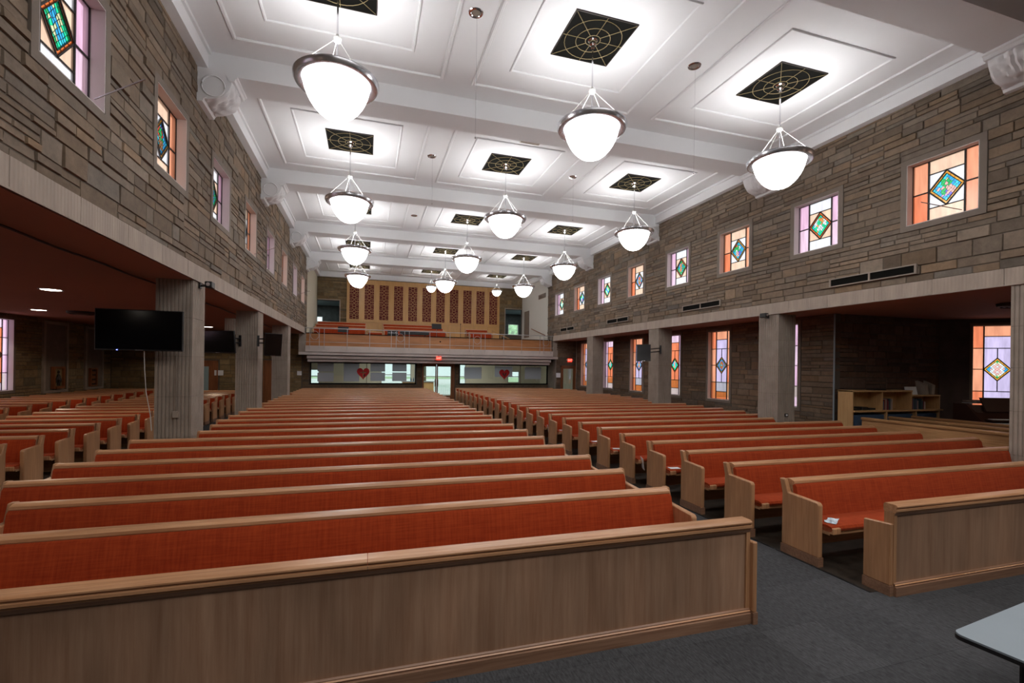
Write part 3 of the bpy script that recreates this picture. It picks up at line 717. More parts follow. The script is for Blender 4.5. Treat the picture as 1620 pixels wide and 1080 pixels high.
obj('relief_figure', fg, MT['bronze'], pl, True)
pl2 = thing('wall_plaque', 'small carved wooden plaque with three raised shapes in the right niche', 'picture', (XAL, 25.56, 1.38))
obj('frame', MB().box(0, .10, -.27, -.21, -.40, .40).box(0, .10, .21, .27, -.40, .40).box(0, .10, -.21, .21, .34, .40).box(0, .10, -.21, .21, -.40, -.34), MT['door'], pl2)
obj('panel', MB().box(0, .05, -.21, .21, -.34, .34), MT['bronze'], pl2)
for z in (-.2, .0, .2): obj('carved_shape', MB().prism([(-.13, z - .05), (.0, z - .07), (.13, z - .05), (.11, z + .05), (-.1, z + .06)], .05, .08, 'X'), MT['door'], pl2)  # raised wooden shapes, lighter in colour than the panel

# ------------------------------------------------------------------ pews
def back_y(z): return .055 + (z - .40) * .20                 # slope of the back, 0 = row reference at the seat line
END_MESH = {}
def end_panel_mesh(th=.06):
    # outline in (y,z): low front panel with a slightly sloped top, then the post rising to the rail
    pts = [(-.42, .10), (.06, .10), (.06, .70), (.10, .86), (.03, .86), (-.02, .715), (-.40, .695), (-.42, .67)]
    me = MB().prism([(a, b) for a, b in pts], 0, th, 'X')
    return me
def lathe_edge(mb, b=.008):
    me = mb.mesh('t', []); bm = bmesh.new(); bm.from_mesh(me)
    bmesh.ops.bevel(bm, geom=bm.edges[:], offset=b, segments=1, affect='EDGES')
    out = MB(); out.add([v.co for v in bm.verts], [[v.index for v in f.verts] for f in bm.faces]); bm.free(); return out
EM = lathe_edge(end_panel_mesh()).mesh('pew_end', MT['oak_end'])
PLM = MB().box(-.006, .066, -.425, .066, 0, .10).mesh('plinth', MT['oak_plinth'])
BLK = lathe_edge(MB().box(.06, .17, -.545, -.40, .385, .455)).mesh('seat_block', MT['oak_end'])
LONG = {}
def long_meshes(L, Ls):
    key = (round(L, 2), round(Ls, 2))
    if key in LONG: return LONG[key]
    rail = MB().prism([(-.055, .822), (-.045, .800), (.045, .800), (.068, .815), (.068, .850), (.055, .862), (-.005, .862), (-.052, .845)], 0, L)
    cush = MB().prism([(-.165, .43), (-.150, .41), (-.085, .41), (-.03, .80), (-.055, .815), (-.085, .79), (-.125, .60)], .0, L)
    back = MB().prism([(-.095, .10), (-.075, .10), (.035, .80), (-.03, .80), (-.088, .40)], 0, L)
    seat = MB().prism([(-.13, .405), (-.13, .455), (-.30, .470), (-.46, .475), (-.515, .465), (-.53, .44), (-.52, .415), (-.49, .405)], 0, Ls)
    sb = MB().box(0, Ls, -.50, -.09, .37, .405)
    LONG[key] = tuple(m.mesh(n, MT[t], s) for m, n, t, s in ((rail, 'top_rail', 'oak_x', 0), (cush, 'back_cushion', 'fab', 1), (back, 'back_panel', 'oak_back', 0), (seat, 'seat_cushion', 'fab', 1), (sb, 'seat_board', 'oak_back', 0)))
    return LONG[key]
def pew(x0, x1, y, label, group, seat_x1=None, ends=(1, 1)):
    t = thing('pew', label, 'pew', (x0, y, .003), group=group)
    L = x1 - x0; Ls = (seat_x1 or x1) - x0
    th = .06
    ms = long_meshes(L - 2 * th, Ls - 2 * th)
    for m, n in zip(ms, ('top_rail', 'back_cushion', 'back_panel', 'seat_cushion', 'seat_board')):
        o = link(n, m, t, (th, 0, 0))
    for i, xx in enumerate((0, L - th)):
        if i == 1 and seat_x1: continue
        e = link('end_panel', EM, t, (xx, 0, 0)); link('plinth', PLM, e)
        b = link('seat_block', BLK, t, (xx if i == 0 else xx + th, 0, 0))
        if i == 1: b.scale = (-1, 1, 1)
    # cap ends of the rail
    return t
P0, PP = 4.345, .942
NROW = 24
leftend = {0: -2.98, 1: -3.04, 2: -3.62, 3: -3.68, 4: -3.68, 5: -3.66, 6: -2.98, 7: -3.04, 11: -3.2, 12: -2.98, 17: -3.2, 18: -2.98}
rightend = {0: 10.42, 1: 11.10, 2: 11.6, 3: 11.45, 4: 11.45, 5: 11.6, 6: 10.42, 7: 11.0, 12: 10.42, 18: 10.42}
for k in range(NROW):
    y = P0 + PP * k
    pew(leftend.get(k, -3.18), 3.145, y, 'orange-cushioned oak pew, %s row from the front, nave section left of the aisle' % ORD[k], 'pews left of the centre aisle')
    if y < 25.6 - .1:
        pew(4.72, rightend.get(k, 11.25), y, 'orange-cushioned oak pew, %s row from the front, nave section right of the aisle' % ORD[k], 'pews right of the centre aisle', seat_x1=10.40 if k == 1 else None)
    elif y < 26.4:
        pew(4.72, 10.55, y, 'orange-cushioned oak pew, %s row from the front, nave section right of the aisle' % ORD[k], 'pews right of the centre aisle')
for k in range(18):
    y = 9.88 + .88 * (k - 1)
    pew(-7.72, -5.20, y, 'short oak pew behind the pillars, %s row of the left aisle block nearest the nave' % ORD[k], 'pews of the inner left aisle block')
for k in range(14):
    y = 13.9 + .90 * k
    pew(-11.5, -9.0, y, 'short oak pew against the outer wall, %s row of the far left block' % ORD[k], 'pews of the outer left aisle block')

# front partitions
def partition(name, x0, x1, label, end_left):
    t = thing(name, label, 'partition', (0, 3.24, 0.0))
    # framed panel with moulded rail and plinth
    seams = [x0] + [s for s in (.02, 7.6) if x0 < s < x1] + [x1]
    obj('panel', MB().box(x0, x1, .012, .045, .10, .80), MT['oak_z'], t)
    for a, b in zip(seams[:-1], seams[1:]):
        obj('top_rail', MB().prism([(-.012, .79), (-.012, .80), (-.028, .81), (-.028, .828), (-.018, .832), (-.018, .842), (-.030, .848), (-.030, .858), (-.012, .872), (.088, .872), (.100, .86), (.100, .80), (.08, .79)], a + .0015, b - .0015), MT['oak_x'], t)
    obj('rail_moulding', MB().prism([(.012, .755), (.0, .762), (-.006, .775), (-.012, .79), (.012, .79)], x0, x1), MT['oak_plinth'], t)
    obj('plinth', MB().prism([(-.028, .0), (.05, 0), (.05, .10), (.0, .125), (-.012, .118), (-.014, .09), (-.028, .085)], x0, x1), MT['oak_plinth'], t)
    obj('plinth_bead', MB().prism([(-.014, .096), (-.020, .104), (-.012, .112), (.0, .112), (.0, .096)], x0, x1), MT['oak_x'], t)
    obj('back_cloth_panel', MB().box(x0, x1, .045, .055, .10, .80), MT['oak_back'], t)
    xe = x0 if end_left else x1; d = -1 if end_left else 1
    a, b = sorted((xe + d * .004, xe - d * .035)); obj('corner_post', MB().box(a, b, -.002, .09, 0, .795), MT['oak_end'], t)
    a, b = sorted((xe + d * .004, xe + d * .045))
    e = obj('end_panel', lathe_edge(MB().prism([(-.045 if not end_left else .0, .10), (.26, .10), (.26, .672), (-.045 if not end_left else .0, .692)], a, b)), MT['oak_end'], t)
    obj('plinth', MB().box(a - .003, b + .003, -.05 if not end_left else -.004, .264, 0, .10), MT['oak_plinth'], e)
    return t
partition('front_partition', -4.6, 3.13, 'long oak-panelled partition in front of the left nave pews', False)
partition('front_partition', 4.84, 10.40, 'oak-panelled partition in front of the right nave pews', True)

# small cards and papers left on the seats
for k in (3, 5, 6, 8, 10, 11, 12, 13, 14, 15):
    y = P0 + PP * k
    tag(obj('card', MB().box(-.09, .09, -.06, .06, 0, .004), MT['paper'], loc=(4.93, y - .43, .478), rot=(0, 0, .15 * ((k * 7) % 5 - 2))), 'white card on the aisle-end seat of the %s right-hand pew' % ORD[k], 'card', 'white cards on the pew seats')
for k in (4, 9):
    y = P0 + PP * k
    tag(obj('card', MB().prism([(-.07, -.12), (.07, -.10), (.06, .12), (-.08, .10)], 0, .004, 'Z'), MT['paper'], loc=(4.84, y - .555, .40), rot=(radians(80), 0, radians(75))), 'white sheet hanging at the seat end of the %s right-hand pew' % ORD[k], 'card', 'white cards on the pew seats')
rp = random.Random(4); vs = []; mbp = MB()
for i in range(7):
    for j in range(4): vs.append((i * .035 - .1 + rp.uniform(-.006, .006), j * .035 - .05 + rp.uniform(-.01, .01), abs(rp.gauss(0, .012)) + .002))
mbp.add(vs, [(i * 4 + j, (i + 1) * 4 + j, (i + 1) * 4 + j + 1, i * 4 + j + 1) for i in range(6) for j in range(3)])
tag(obj('crumpled_leaflet', mbp, plain('blue_white_leaflet', (.55, .65, .8), .7, var=.4, vscale=20), loc=(4.94, 3.95, .478), rot=(0, 0, .5)), 'crumpled blue and white leaflet on the first right-hand pew seat', 'paper')

# ------------------------------------------------------------------ pendant lamps with ceiling grilles
def arc_ring(mb, r, z, t=.005):
    mb.tube([(r * cos(a), r * sin(a), z) for a in [2 * pi * k / 32 for k in range(32)]], t, 4, closed=True)
gl = MB()
for r in (.13, .30, .50): arc_ring(gl, r, -.022, .0055)
for k in range(8):
    a = k * pi / 4; L = .56 if k % 2 == 0 else .775
    gl.tube([(.13 * cos(a), .13 * sin(a), -.022), (L * cos(a), L * sin(a), -.022)], .005, 4)
GRL = gl.mesh('grille_web', MT['brass']); GRB = MB().box(-.56, .56, -.565, .565, -.014, .0).mesh('grille_opening_dark', MT['void'])  # black sheet painted in for the darkness of the opening behind the web
GRF = MB().box(-.57, -.555, -.575, .575, -.02, 0).box(.555, .57, -.575, .575, -.02, 0).box(-.555, .555, -.575, -.56, -.02, 0).box(-.555, .555, .56, .575, -.02, 0).mesh('grille_edge', MT['bronze'])
def bowl_prof(R, z0, z1, n=14):
    return [(R * (max(0, 1 - (1 - i / n)) if False else sin(i / n * pi / 2) ** .82), z0 + (z1 - z0) * (1 - cos(i / n * pi / 2)) ** .80) for i in range(n + 1)]
BOWL = MB().lathe([(.001, 5.80)] + [(.06, 5.802), (.13, 5.815), (.20, 5.848), (.265, 5.90), (.325, 5.965), (.38, 6.045), (.42, 6.125), (.45, 6.205), (.47, 6.30)], 40).mesh('bowl', MT['bowl'], True)
RIM = MB().lathe([(.46, 6.305), (.50, 6.292), (.55, 6.285), (.585, 6.30), (.605, 6.34), (.61, 6.375), (.595, 6.39), (.575, 6.385), (.57, 6.40), (.55, 6.415), (.50, 6.42), (.48, 6.40), (.46, 6.305)], 48).mesh('rim', MT['steel'], True)
CAN = MB().lathe([(.0, 7.74), (.03, 7.745), (.035, 7.78), (.06, 7.80), (.065, 7.86), (.085, 7.875), (.085, 7.9)], 20).mesh('canopy', MT['chrome'], True)
ROD = MB().tube([(0, 0, 6.98), (0, 0, 7.76)], .014, 8).mesh('rod', MT['chrome'])
COL = MB().lathe([(.0, 6.95), (.045, 6.955), (.06, 6.98), (.06, 7.01), (.03, 7.035), (.015, 7.07), (0, 7.07)], 16).mesh('collar', MT['cable'], True)
STEM = MB().tube([(0, 0, 6.30), (0, 0, 6.98)], .012, 6).mesh('stem', MT['steel'])
CAB = [MB().tube([(.035 * cos(a), .035 * sin(a), 6.98), (.55 * cos(a), .55 * sin(a), 6.40)], .0048, 5).mesh('cable', MT['cable']) for a in [pi / 4 + k * pi / 2 - .35 for k in range(4)]]
FIN = MB().tube([(.075 * cos(a), .075 * sin(a), 5.80) for a in [2 * pi * k / 24 for k in range(24)]], .006, 5, closed=True).mesh('finial', MT['steel'], True)
rowname = ['nearest the camera', 'second from the camera', 'third from the camera', 'fourth from the camera', 'above the balcony']
colname = ['left', 'middle', 'right']
def light_at(o, z, energy, r, parent_scale=1):
    l = bpy.data.lights.new('bulb', 'POINT'); l.energy = energy; l.shadow_soft_size = r; l.color = (1, .98, .95)
    p = bpy.data.objects.new('bulb', l); C.objects.link(p); p.parent = o; p.location = (0, 0, z)
for c in range(3):
    for k in range(5):
        x, y = LX[c], LY[k]; small = k == 4
        g = thing('ceiling_grille', 'black square ceiling grille with brass web, %s row, %s' % (colname[c], rowname[k]), 'grille', (x, y, ZC), group='ceiling grilles above the lamps')
        link('opening_dark', GRB, g); link('web', GRL, g); link('edge', GRF, g)
        t = thing('pendant_lamp', 'glowing white bowl pendant lamp with steel rim, %s row, %s' % (colname[c], rowname[k]), 'lamp', (x, y, 0), group='pendant lamps of the nave')
        if small:
            zo = 7.9 - (7.9 - 5.8) * .62; s = .62
            t.scale = (s, s, s * 1.0); t.location = (x, y, 7.9 - 7.9 * s + .14 * 0)
            # shorter stem: the whole fitting is smaller
        for n, m in (('canopy', CAN), ('rod', ROD), ('collar', COL), ('stem', STEM), ('rim', RIM), ('bowl', BOWL)): o = link(n, m, t); last = o
        link('finial', FIN, last)
        for m in CAB: link('cable', m, t)
        light_at(t, 6.38, LAMP_UP * (.9 if small else 1), .16)

# recessed ceiling discs, hanging cords, vents
for i, (x, y) in enumerate([(1.62, 7.57), (5.88, 7.6), (1.63, 13.14), (5.89, 13.19), (1.66, 18.6), (5.9, 18.6)]):
    t = thing('ceiling_speaker', 'small round recessed ceiling fitting between lamps, %s side, %s bay' % ('left' if x < 3 else 'right', ORD[i // 2]), 'fitting', (x, y, ZC), group='round ceiling fittings')
    obj('ring', MB().lathe([(.075, -.002), (.085, -.012), (.115, -.010), (.125, 0)], 20), MT['chrome'], t, True)
    obj('cone', MB().lathe([(.0, -.012), (.03, -.010), (.04, -.003), (.078, -.003)], 16), MT['surround'], t, True)
    if i < 4:
        c = thing('hanging_cord', 'thin cord with a small weight hanging below the ceiling, %s side, %s bay' % ('left' if x < 3 else 'right', ORD[i // 2]), 'cord', (x, y, 0), group='cords hanging from the ceiling')
        obj('cord', MB().tube([(.02, 0, 5.88 if i < 2 else 6.6), (.02, 0, 7.89)], .0025, 4), MT['steel'], c); obj('weight', MB().lathe([(0, -.03), (.012, -.02), (.012, .0), (0, .01)], 8, .02), MT['steel'], c, loc=(0, 0, 5.88 if i < 2 else 6.6))
t = thing('ceiling_vent', 'flat grey rectangular vent in the ceiling near the middle lamp row', 'vent', (3.93, 11.45, ZC))
obj('frame', MB().box(-.27, .27, -.14, .14, -.012, 0), MT['white_wall'], t)
for k in range(7): obj('slat', MB().box(-.25, .25, -.125 + k * .037, -.108 + k * .037, -.018, -.012), MT['lime_smooth'], t)
for i, yc in enumerate((7.58, 13.05, 18.46, 23.9)):
    t = thing('wall_vent', 'long dark two-part vent above the right fascia, %s from the camera' % ORD[i], 'vent', (XR, yc, 4.205), group='long vents on the right wall')
    obj('frame', MB().box(-.045, .01, -.93, -.89, -.10, .10).box(-.045, .01, .89, .93, -.10, .10).box(-.045, .01, -.89, .89, .075, .10).box(-.045, .01, -.89, .89, -.10, -.075).box(-.045, .01, -.02, .02, -.075, .075), MT['lime_smooth'], t)
    obj('grille', MB().box(-.03, .0, -.89, -.02, -.075, .075).box(-.03, .0, .02, .89, -.075, .075), MT['void'], t)

# ------------------------------------------------------------------ televisions, cameras, cables
def tv(label, loc, rz, w, h, tilt=0, led=False):
    t = thing('television', label, 'television', loc, rz)
    b = link('body', lathe_edge(MB().box(-w / 2, w / 2, -.03, .03, -h / 2, h / 2), .006).mesh('tv', MT['black']), t); b.rotation_euler = (tilt, 0, 0)
    s = obj('screen', MB().box(-w / 2 + .015, w / 2 - .015, -.034, -.029, -h / 2 + .025, h / 2 - .015), MT['screenglass'], b)
    obj('logo_strip', MB().box(-.06, .06, -.036, -.03, -h / 2 + .005, -h / 2 + .016), MT['steel'], b)
    if led: obj('power_light', MB().box(-w / 4 - .008, -w / 4 + .008, -.038, -.03, -h / 2 + .004, -h / 2 + .018), MT['led'], b)
    return t
def arm(t, p0, p1, z=0):
    obj('wall_bracket', MB().tube([p0, p1], .02, 6).tube([(p0[0], p0[1], p0[2] + .12), (p1[0], p1[1], p1[2] + .12)], .02, 6).box(p1[0] - .03, p1[0] + .03, p1[1] - .03, p1[1] + .03, p1[2] - .1, p1[2] + .22), MT['black'], t)
t = tv('large black television in front of the second left pillar', (-3.72, 9.60, 2.665), 0, 1.27, .70, 0, True); arm(t, (.2, .03, 0), (.3, .33, 0))
t = tv('dark television seen behind the third pillar on the left', (-3.98, 14.95, 2.70), radians(-18), .98, .62, radians(8)); arm(t, (.2, .03, 0), (.30, .56, 0))
t = tv('black television turned edge-on to the nave side of the third left pillar', (-2.62, 15.15, 2.66), radians(24), .46, .66, radians(10)); arm(t, (0, .03, .05), (-.3, .42, .05))
t = tv('small tilted black television on the nave side of the third right pillar', (9.66, 15.1, 2.69), radians(-32), .50, .62, radians(-10)); arm(t, (.05, .03, .0), (.62, .65, .08))
t = thing('wall_speaker', 'pale box loudspeaker on the third left pillar above the televisions', 'speaker', (-3.76, 15.28, 3.16))
link('cabinet', lathe_edge(MB().box(-.12, .12, -.1, .1, -.23, .23), .01).mesh('cab', MT['lime_smooth']), t); obj('grille', MB().box(-.10, .10, -.108, -.098, -.21, .21), MT['lime'], t)
def seccam(label, loc, sg):
    t = thing('security_camera', label, 'camera', loc)
    obj('mount', MB().box(*sorted((0, sg * .03)), -.06, .06, -.05, .05).tube([(sg * .02, 0, 0), (sg * .14, -.05, 0)], .02, 6), MT['black'], t)
    b = link('body', lathe_edge(MB().box(-.06, .06, -.11, .09, -.06, .06), .012).mesh('b', MT['black']), t, (sg * .2, -.08, .01))
    obj('lens', MB().tube([(0, -.13, 0), (0, -.10, 0)], .035, 12), MT['steel'], b)
seccam('black camera bracketed to the top of the second left pillar', (XL, 10.3, 3.58), 1)
seccam('black camera bracketed to the top of the second right pillar', (XR, 10.35, 3.60), -1)
tag(obj('power_lead', MB().tube([(-3.67, 9.62, 2.34), (-3.69, 9.7, 2.0), (-3.72, 9.85, 1.6), (-3.68, 9.92, 1.2), (-3.66, 9.93, .9)], .008, 5), MT['cable']), 'white cable hanging below the large television to the pillar foot', 'cord')
t = thing('outlet_box', 'small metal outlet box low on the second left pillar', 'outlet', (-3.30, 9.955, 1.18)); link('box', lathe_edge(MB().box(-.05, .05, -.03, .015, -.06, .06), .006).mesh('b', MT['lime_smooth']), t); obj('conduit', MB().tube([(0, -.01, .06), (0, -.01, 1.1)], .007, 5), MT['surround'], t)
t = thing('power_socket', 'pale socket with a plugged white lead at the left pillar foot', 'outlet', (-3.25, 9.955, .38)); obj('plate', MB().box(-.07, .07, -.01, .015, -.04, .04), MT['paper'], t)
for s in (-.03, .03): obj('receptacle', MB().box(s - .02, s + .02, -.016, -.009, -.022, .022), MT['black'], t)
obj('lead', MB().tube([(-.03, -.03, 0), (-.2, -.04, -.08), (-.42, -.03, -.12)], .007, 5), MT['cable'], t)
t = thing('power_socket', 'dark-framed socket at the foot of the second right pillar', 'outlet', (10.78, 9.955, .93)); obj('plate', MB().box(-.05, .05, -.01, .015, -.04, .04), MT['black'], t); obj('receptacle', MB().box(-.03, .03, -.014, -.009, -.022, .022), MT['paper'], t)
tag(obj('ceiling_cable', MB().tube([(-4.0, y, 3.655 + .008 * sin(y * 3)) for y in [3 + .4 * k for k in range(52)]], .016, 5), MT['black']), 'black cable running along the left aisle ceiling beside the fascia', 'cord')
for i, (x, y) in enumerate([(-6.66, 12.89), (-9.78, 18.35), (-6.74, 23.89)]):
    t = thing('downlight', 'lit round downlight in the left aisle ceiling, %s from the camera' % ORD[i], 'light', (x, y, 3.68), group='downlights of the left aisle')
    obj('trim_ring', MB().lathe([(.17, -.004), (.20, -.015), (.22, 0)], 24), MT['white_lam'], t, True); obj('lens', MB().lathe([(0, -.012), (.17, -.012), (.175, 0)], 24), MT['downlight'], t)
    l = bpy.data.lights.new('bulb', 'SPOT'); l.energy = 90; l.spot_size = radians(150); l.color = (1, .80, .6); l.shadow_soft_size = .15
    p = bpy.data.objects.new('bulb', l); C.objects.link(p); p.parent = t; p.location = (0, 0, -.05)
for i, (x, y) in enumerate([(-6.7, 1.9), (-6.7, 7.4), (-9.8, 7.4), (-9.8, 12.9), (13.5, 1.0), (15.5, 4.0)]):  # added fill downlights, unseen, lifting the left aisle and organ alcove
    t = thing('downlight', 'added round downlight outside the view, %s of six' % ORD[i], 'light', (x, y, 3.68), group='added downlights outside the view')
    obj('trim_ring', MB().lathe([(.17, -.004), (.20, -.015), (.22, 0)], 24), MT['white_lam'], t, True); obj('lens', MB().lathe([(0, -.012), (.17, -.012), (.175, 0)], 24), MT['downlight'], t)
    l = bpy.data.lights.new('bulb', 'SPOT'); l.energy = 90 if i < 4 else 80; l.spot_size = radians(150); l.color = (1, .80, .6); l.shadow_soft_size = .15
    p = bpy.data.objects.new('bulb', l); C.objects.link(p); p.parent = t; p.location = (0, 0, -.05)
for lab, (x, y) in (('dark round air diffuser in the left aisle ceiling behind the television', (-8.74, 18.47)), ('dark round air diffuser in the ceiling of the organ alcove', (13.6, 6.6))):
    t = thing('air_diffuser', lab, 'vent', (x, y, 3.676))
    obj('cone', MB().lathe([(.0, -.10), (.12, -.10), (.14, -.085)], 28), MT['surround'], t, True)
    for r in (.2, .28, .36): obj('ring', MB().lathe([(r - .05, -.09 + .05 * (r - .2)), (r, -.07 + .05 * (r - .2)), (r + .02, -.0)], 28), MT['bronze'], t, True)

# ------------------------------------------------------------------ balcony
b = thing('balcony', 'rear gallery with grey stepped limestone front and orange wood parapet', 'balcony', (0, 25.9, 0))
obj('front_band', MB().box(-3.0, 10.47, 0, .25, 2.72, 3.03), MT['balc'], b)
obj('stepped_band', MB().box(-3.32, 10.80, .04, .3, 2.57, 2.70), MT['balc'], b)
obj('stepped_band', MB().box(-2.94, 10.40, .15, .4, 2.38, 2.52), MT['balc'], b)
obj('stepped_band', MB().box(-2.92, 10.36, .27, .8, 2.22, 2.34), MT['balc'], b)
obj('soffit', MB().box(-3.2, 10.6, .1, 1.28, 2.70, 2.74).box(-2.9, 10.3, .3, 1.28, 2.53, 2.56).box(-2.9, 10.3, .55, 1.28, 2.37, 2.40).box(-2.9, 10.3, .9, 1.28, 2.26, 2.27), MT['surround'], b)
obj('end_pier', MB().box(-3.32, -3.0, .05, 1.0, 2.70, 3.62), MT['lime_smooth'], b); obj('end_pier', MB().box(10.47, 10.78, .05, .09, 2.70, 3.62), MT['lime_smooth'], b)
xs = [-3.0 + 13.47 * i / 7 for i in range(8)]
for a, c in zip(xs[:-1], xs[1:]): obj('parapet_panel', MB().box(a + .004, c - .004, .24, .28, 3.03, 3.66), MT['parapet'], b)
obj('parapet_ledge', MB().box(-3.0, 10.47, .22, .42, 3.66, 3.70), MT['void'], b)
obj('kick_board', MB().box(-3.0, 10.47, .20, .24, 3.03, 3.14), MT['parapet'], b)
fb_ = tag(obj('floor_balcony', MB().box(-3.05, 10.48, 26.35, 31.9, 3.0, 3.1), MT['tile']), 'stepped floor of the rear balcony', 'floor', kind='structure')
for i in range(3): obj('tier', MB().box(-3.05, 10.48, 28.2 + i * 1.1, 31.9, 3.1 + i * .25, 3.35 + i * .25), MT['parapet'], fb_)
obj('round_outlet', MB().tube([(3.85, .225, 3.42), (3.85, .245, 3.42)], .04, 12), MT['void'], b)
r = thing('gallery_railing', 'thin grey metal railing along the balcony front', 'railing', (0, 25.83, 0))
obj('top_rail', MB().tube([(-3.02, 0, 3.92), (10.46, 0, 3.92)], .020, 6), MT['rail'], r)
obj('mid_rail', MB().tube([(-3.02, 0, 3.22), (10.46, 0, 3.22)], .012, 5), MT['rail'], r)
for x in (-2.79, -2.34, -2.11, -1.0, .11, 1.21, 1.46, 1.9, 2.14, 3.24, 4.34, 5.43, 5.65, 6.09, 6.33, 7.41, 8.49, 9.61, 9.85, 10.3):
    obj('post', MB().tube([(x, 0, 2.88), (x, 0, 3.92)], .014, 5), MT['rail'], r)
for x in (-2.56, 1.68, 5.87, 9.98):
    obj('ornament', MB().tube([(x + .19 * cos(a), 0, 3.55 + .22 * sin(a)) for a in [2 * pi * k / 20 for k in range(20)]], .010, 4, closed=True), MT['rail'], r)
# timber screen with fretwork grilles
s = thing('organ_screen', 'honey wood screen with eleven maroon fretwork grilles behind the balcony', 'screen', (0, 31.86, 0))
px0, pw = -1.30, 10.1 / 11
def bar2(mb, x0, z0, x1, z1, t=.020, y0=-.045, y1=-.02):
    d = Vector((x1 - x0, z1 - z0)); L = d.length; d /= L; n = Vector((-d.y, d.x)) * t / 2; a = Vector((x0, z0)); c = Vector((x1, z1))
    q = [a - n, c - n, c + n, a + n]
    mb.add([(v.x, y0, v.y) for v in q] + [(v.x, y1, v.y) for v in q], [(0, 1, 2, 3), (7, 6, 5, 4)] + [(i, (i + 1) % 4, 4 + (i + 1) % 4, 4 + i) for i in range(4)])
fm = MB(); gw, gz0, gz1 = .29, 4.99, 7.25; nc = 7; chh = (gz1 - gz0) / nc
for i in range(nc):
    za, zb = gz0 + i * chh, gz0 + (i + 1) * chh; zm = (za + zb) / 2
    bar2(fm, -gw, za, gw, za)
    if i % 2 == 0:                                        # H cell
        for sx in (-1, 1): bar2(fm, sx * .09, za, sx * .09, zb); bar2(fm, sx * .09, za + .09, sx * gw * .8, za + .09, .018); bar2(fm, sx * .09, zb - .09, sx * gw * .8, zb - .09, .018)
        bar2(fm, -.09, zm, .09, zm, .03)
    else:                                                 # lozenge cell
        for a_, c_2 in (((-.12, zm), (0, zb - .05)), ((0, zb - .05), (.12, zm)), ((.12, zm), (0, za + .05)), ((0, za + .05), (-.12, zm))): bar2(fm, *a_, *c_2, .026)
        bar2(fm, 0, za, 0, za + .05); bar2(fm, 0, zb - .05, 0, zb); bar2(fm, -gw, zm, -.12, zm, .02); bar2(fm, .12, zm, gw, zm, .02)
        for sx in (-1, 1): bar2(fm, sx * .19, za + .04, sx * .19, zb - .04, .018)
bar2(fm, -gw, gz1, gw, gz1); bar2(fm, -gw, gz0, -gw, gz1, .02); bar2(fm, gw, gz0, gw, gz1, .02)
FRET = fm.mesh('fretwork', MT['fret']); MAR = MB().box(-gw, gw, -.012, -.004, gz0, gz1).mesh('cloth', MT['maroon'])
PANM = MB(); hw = pw / 2 - .006
for q in ((-hw, -gw, 4.82, 7.54), (gw, hw, 4.82, 7.54), (-gw, gw, 4.82, gz0), (-gw, gw, gz1, 7.54)): PANM.box(q[0], q[1], -.05, 0, q[2], q[3])
PANM = PANM.mesh('panel', MT['screen'])
LOWP = MB().box(-hw, hw, -.05, 0, 3.9, 4.80).mesh('base', MT['screen'])
for i in range(11):
    x = px0 + pw * (i + .5); p = link('screen_panel', PANM, s, (x, 0, 0)); link('maroon_cloth', MAR, p); link('fretwork', FRET, p); link('base_panel', LOWP, s, (x, 0, 0))
obj('back_board', MB().box(px0, px0 + 10.1, 0, .04, 3.9, 7.54), MT['fret'], s)
# gallery pews seen over the parapet
def gpew(x0, x1, y, z, label):
    t = thing('gallery_pew', label, 'pew', (x0, y, z), group='pews in the balcony'); L = x1 - x0
    for m, n in zip(long_meshes(L - .12, L - .12), ('top_rail', 'back_cushion', 'back_panel', 'seat_cushion', 'seat_board')): link(n, m, t, (.06, 0, 0))
    for xx in (0, L - .06): e = link('end_panel', EM, t, (xx, 0, 0)); link('plinth', PLM, e)
for i, (y, z) in enumerate(((28.9, 3.35), (30.0, 3.60), (31.1, 3.85))):
    zz = z
    gpew(-2.95, -.08, y, zz, 'orange balcony pew, %s row of the left group' % ORD[i])
    gpew(.9, 4.6, y, zz, 'orange balcony pew, %s row of the middle group' % ORD[i])
    if i < 2: gpew(6.0, 7.5, y, zz, 'orange balcony pew, %s row of the short right group' % ORD[i])
gpew(-.02, .85, 28.10, 3.1, 'single short balcony pew between the left and middle groups')
def stand(label, x, y, z):
    t = thing('music_stand', label, 'music stand', (x, y, 3.1)); hh = z - 3.1
    obj('desk', MB().prism([(-.02, hh), (.0, hh - .02), (.14, hh + .28), (.12, hh + .30)], -.28, .28), MT['black'], t)
    obj('stem', MB().tube([(0, .06, 0), (0, .06, hh + .1)], .015, 6), MT['steel'], t)
    for a in (0, 2.1, 4.2): obj('leg', MB().tube([(0, .06, .12), (.25 * cos(a), .06 + .25 * sin(a), .0)], .01, 5), MT['steel'], t)
stand('black music stand raised in the middle of the balcony', 3.85, 27.6, 4.24)
stand('low black music stand at the left of the balcony', -1.28, 27.5, 4.12 - .25)
t = thing('keyboard', 'black electric keyboard on a stand behind the balcony parapet', 'keyboard', (2.55, 27.3, 3.1))
link('body', lathe_edge(MB().box(-.8, .8, -.18, .18, .72, .90), .02).mesh('k', MT['black']), t)
obj('keys', MB().box(-.72, .72, -.17, -.03, .90, .91), MT['paper'], t)
for sx in (-.6, .6): obj('leg', MB().tube([(sx, -.15, 0), (sx, .15, .72)], .02, 6).tube([(sx, .15, 0), (sx, -.15, .72)], .02, 6), MT['black'], t)
t = thing('speaker_case', 'black equipment case beside the keyboard in the balcony', 'case', (1.35, 27.4, 3.1)); link('body', lathe_edge(MB().box(-.28, .28, -.2, .2, 0, .95), .02).mesh('k', MT['black']), t); obj('lid_seam', MB().box(-.285, .285, -.205, .205, .78, .80), MT['steel'], t)
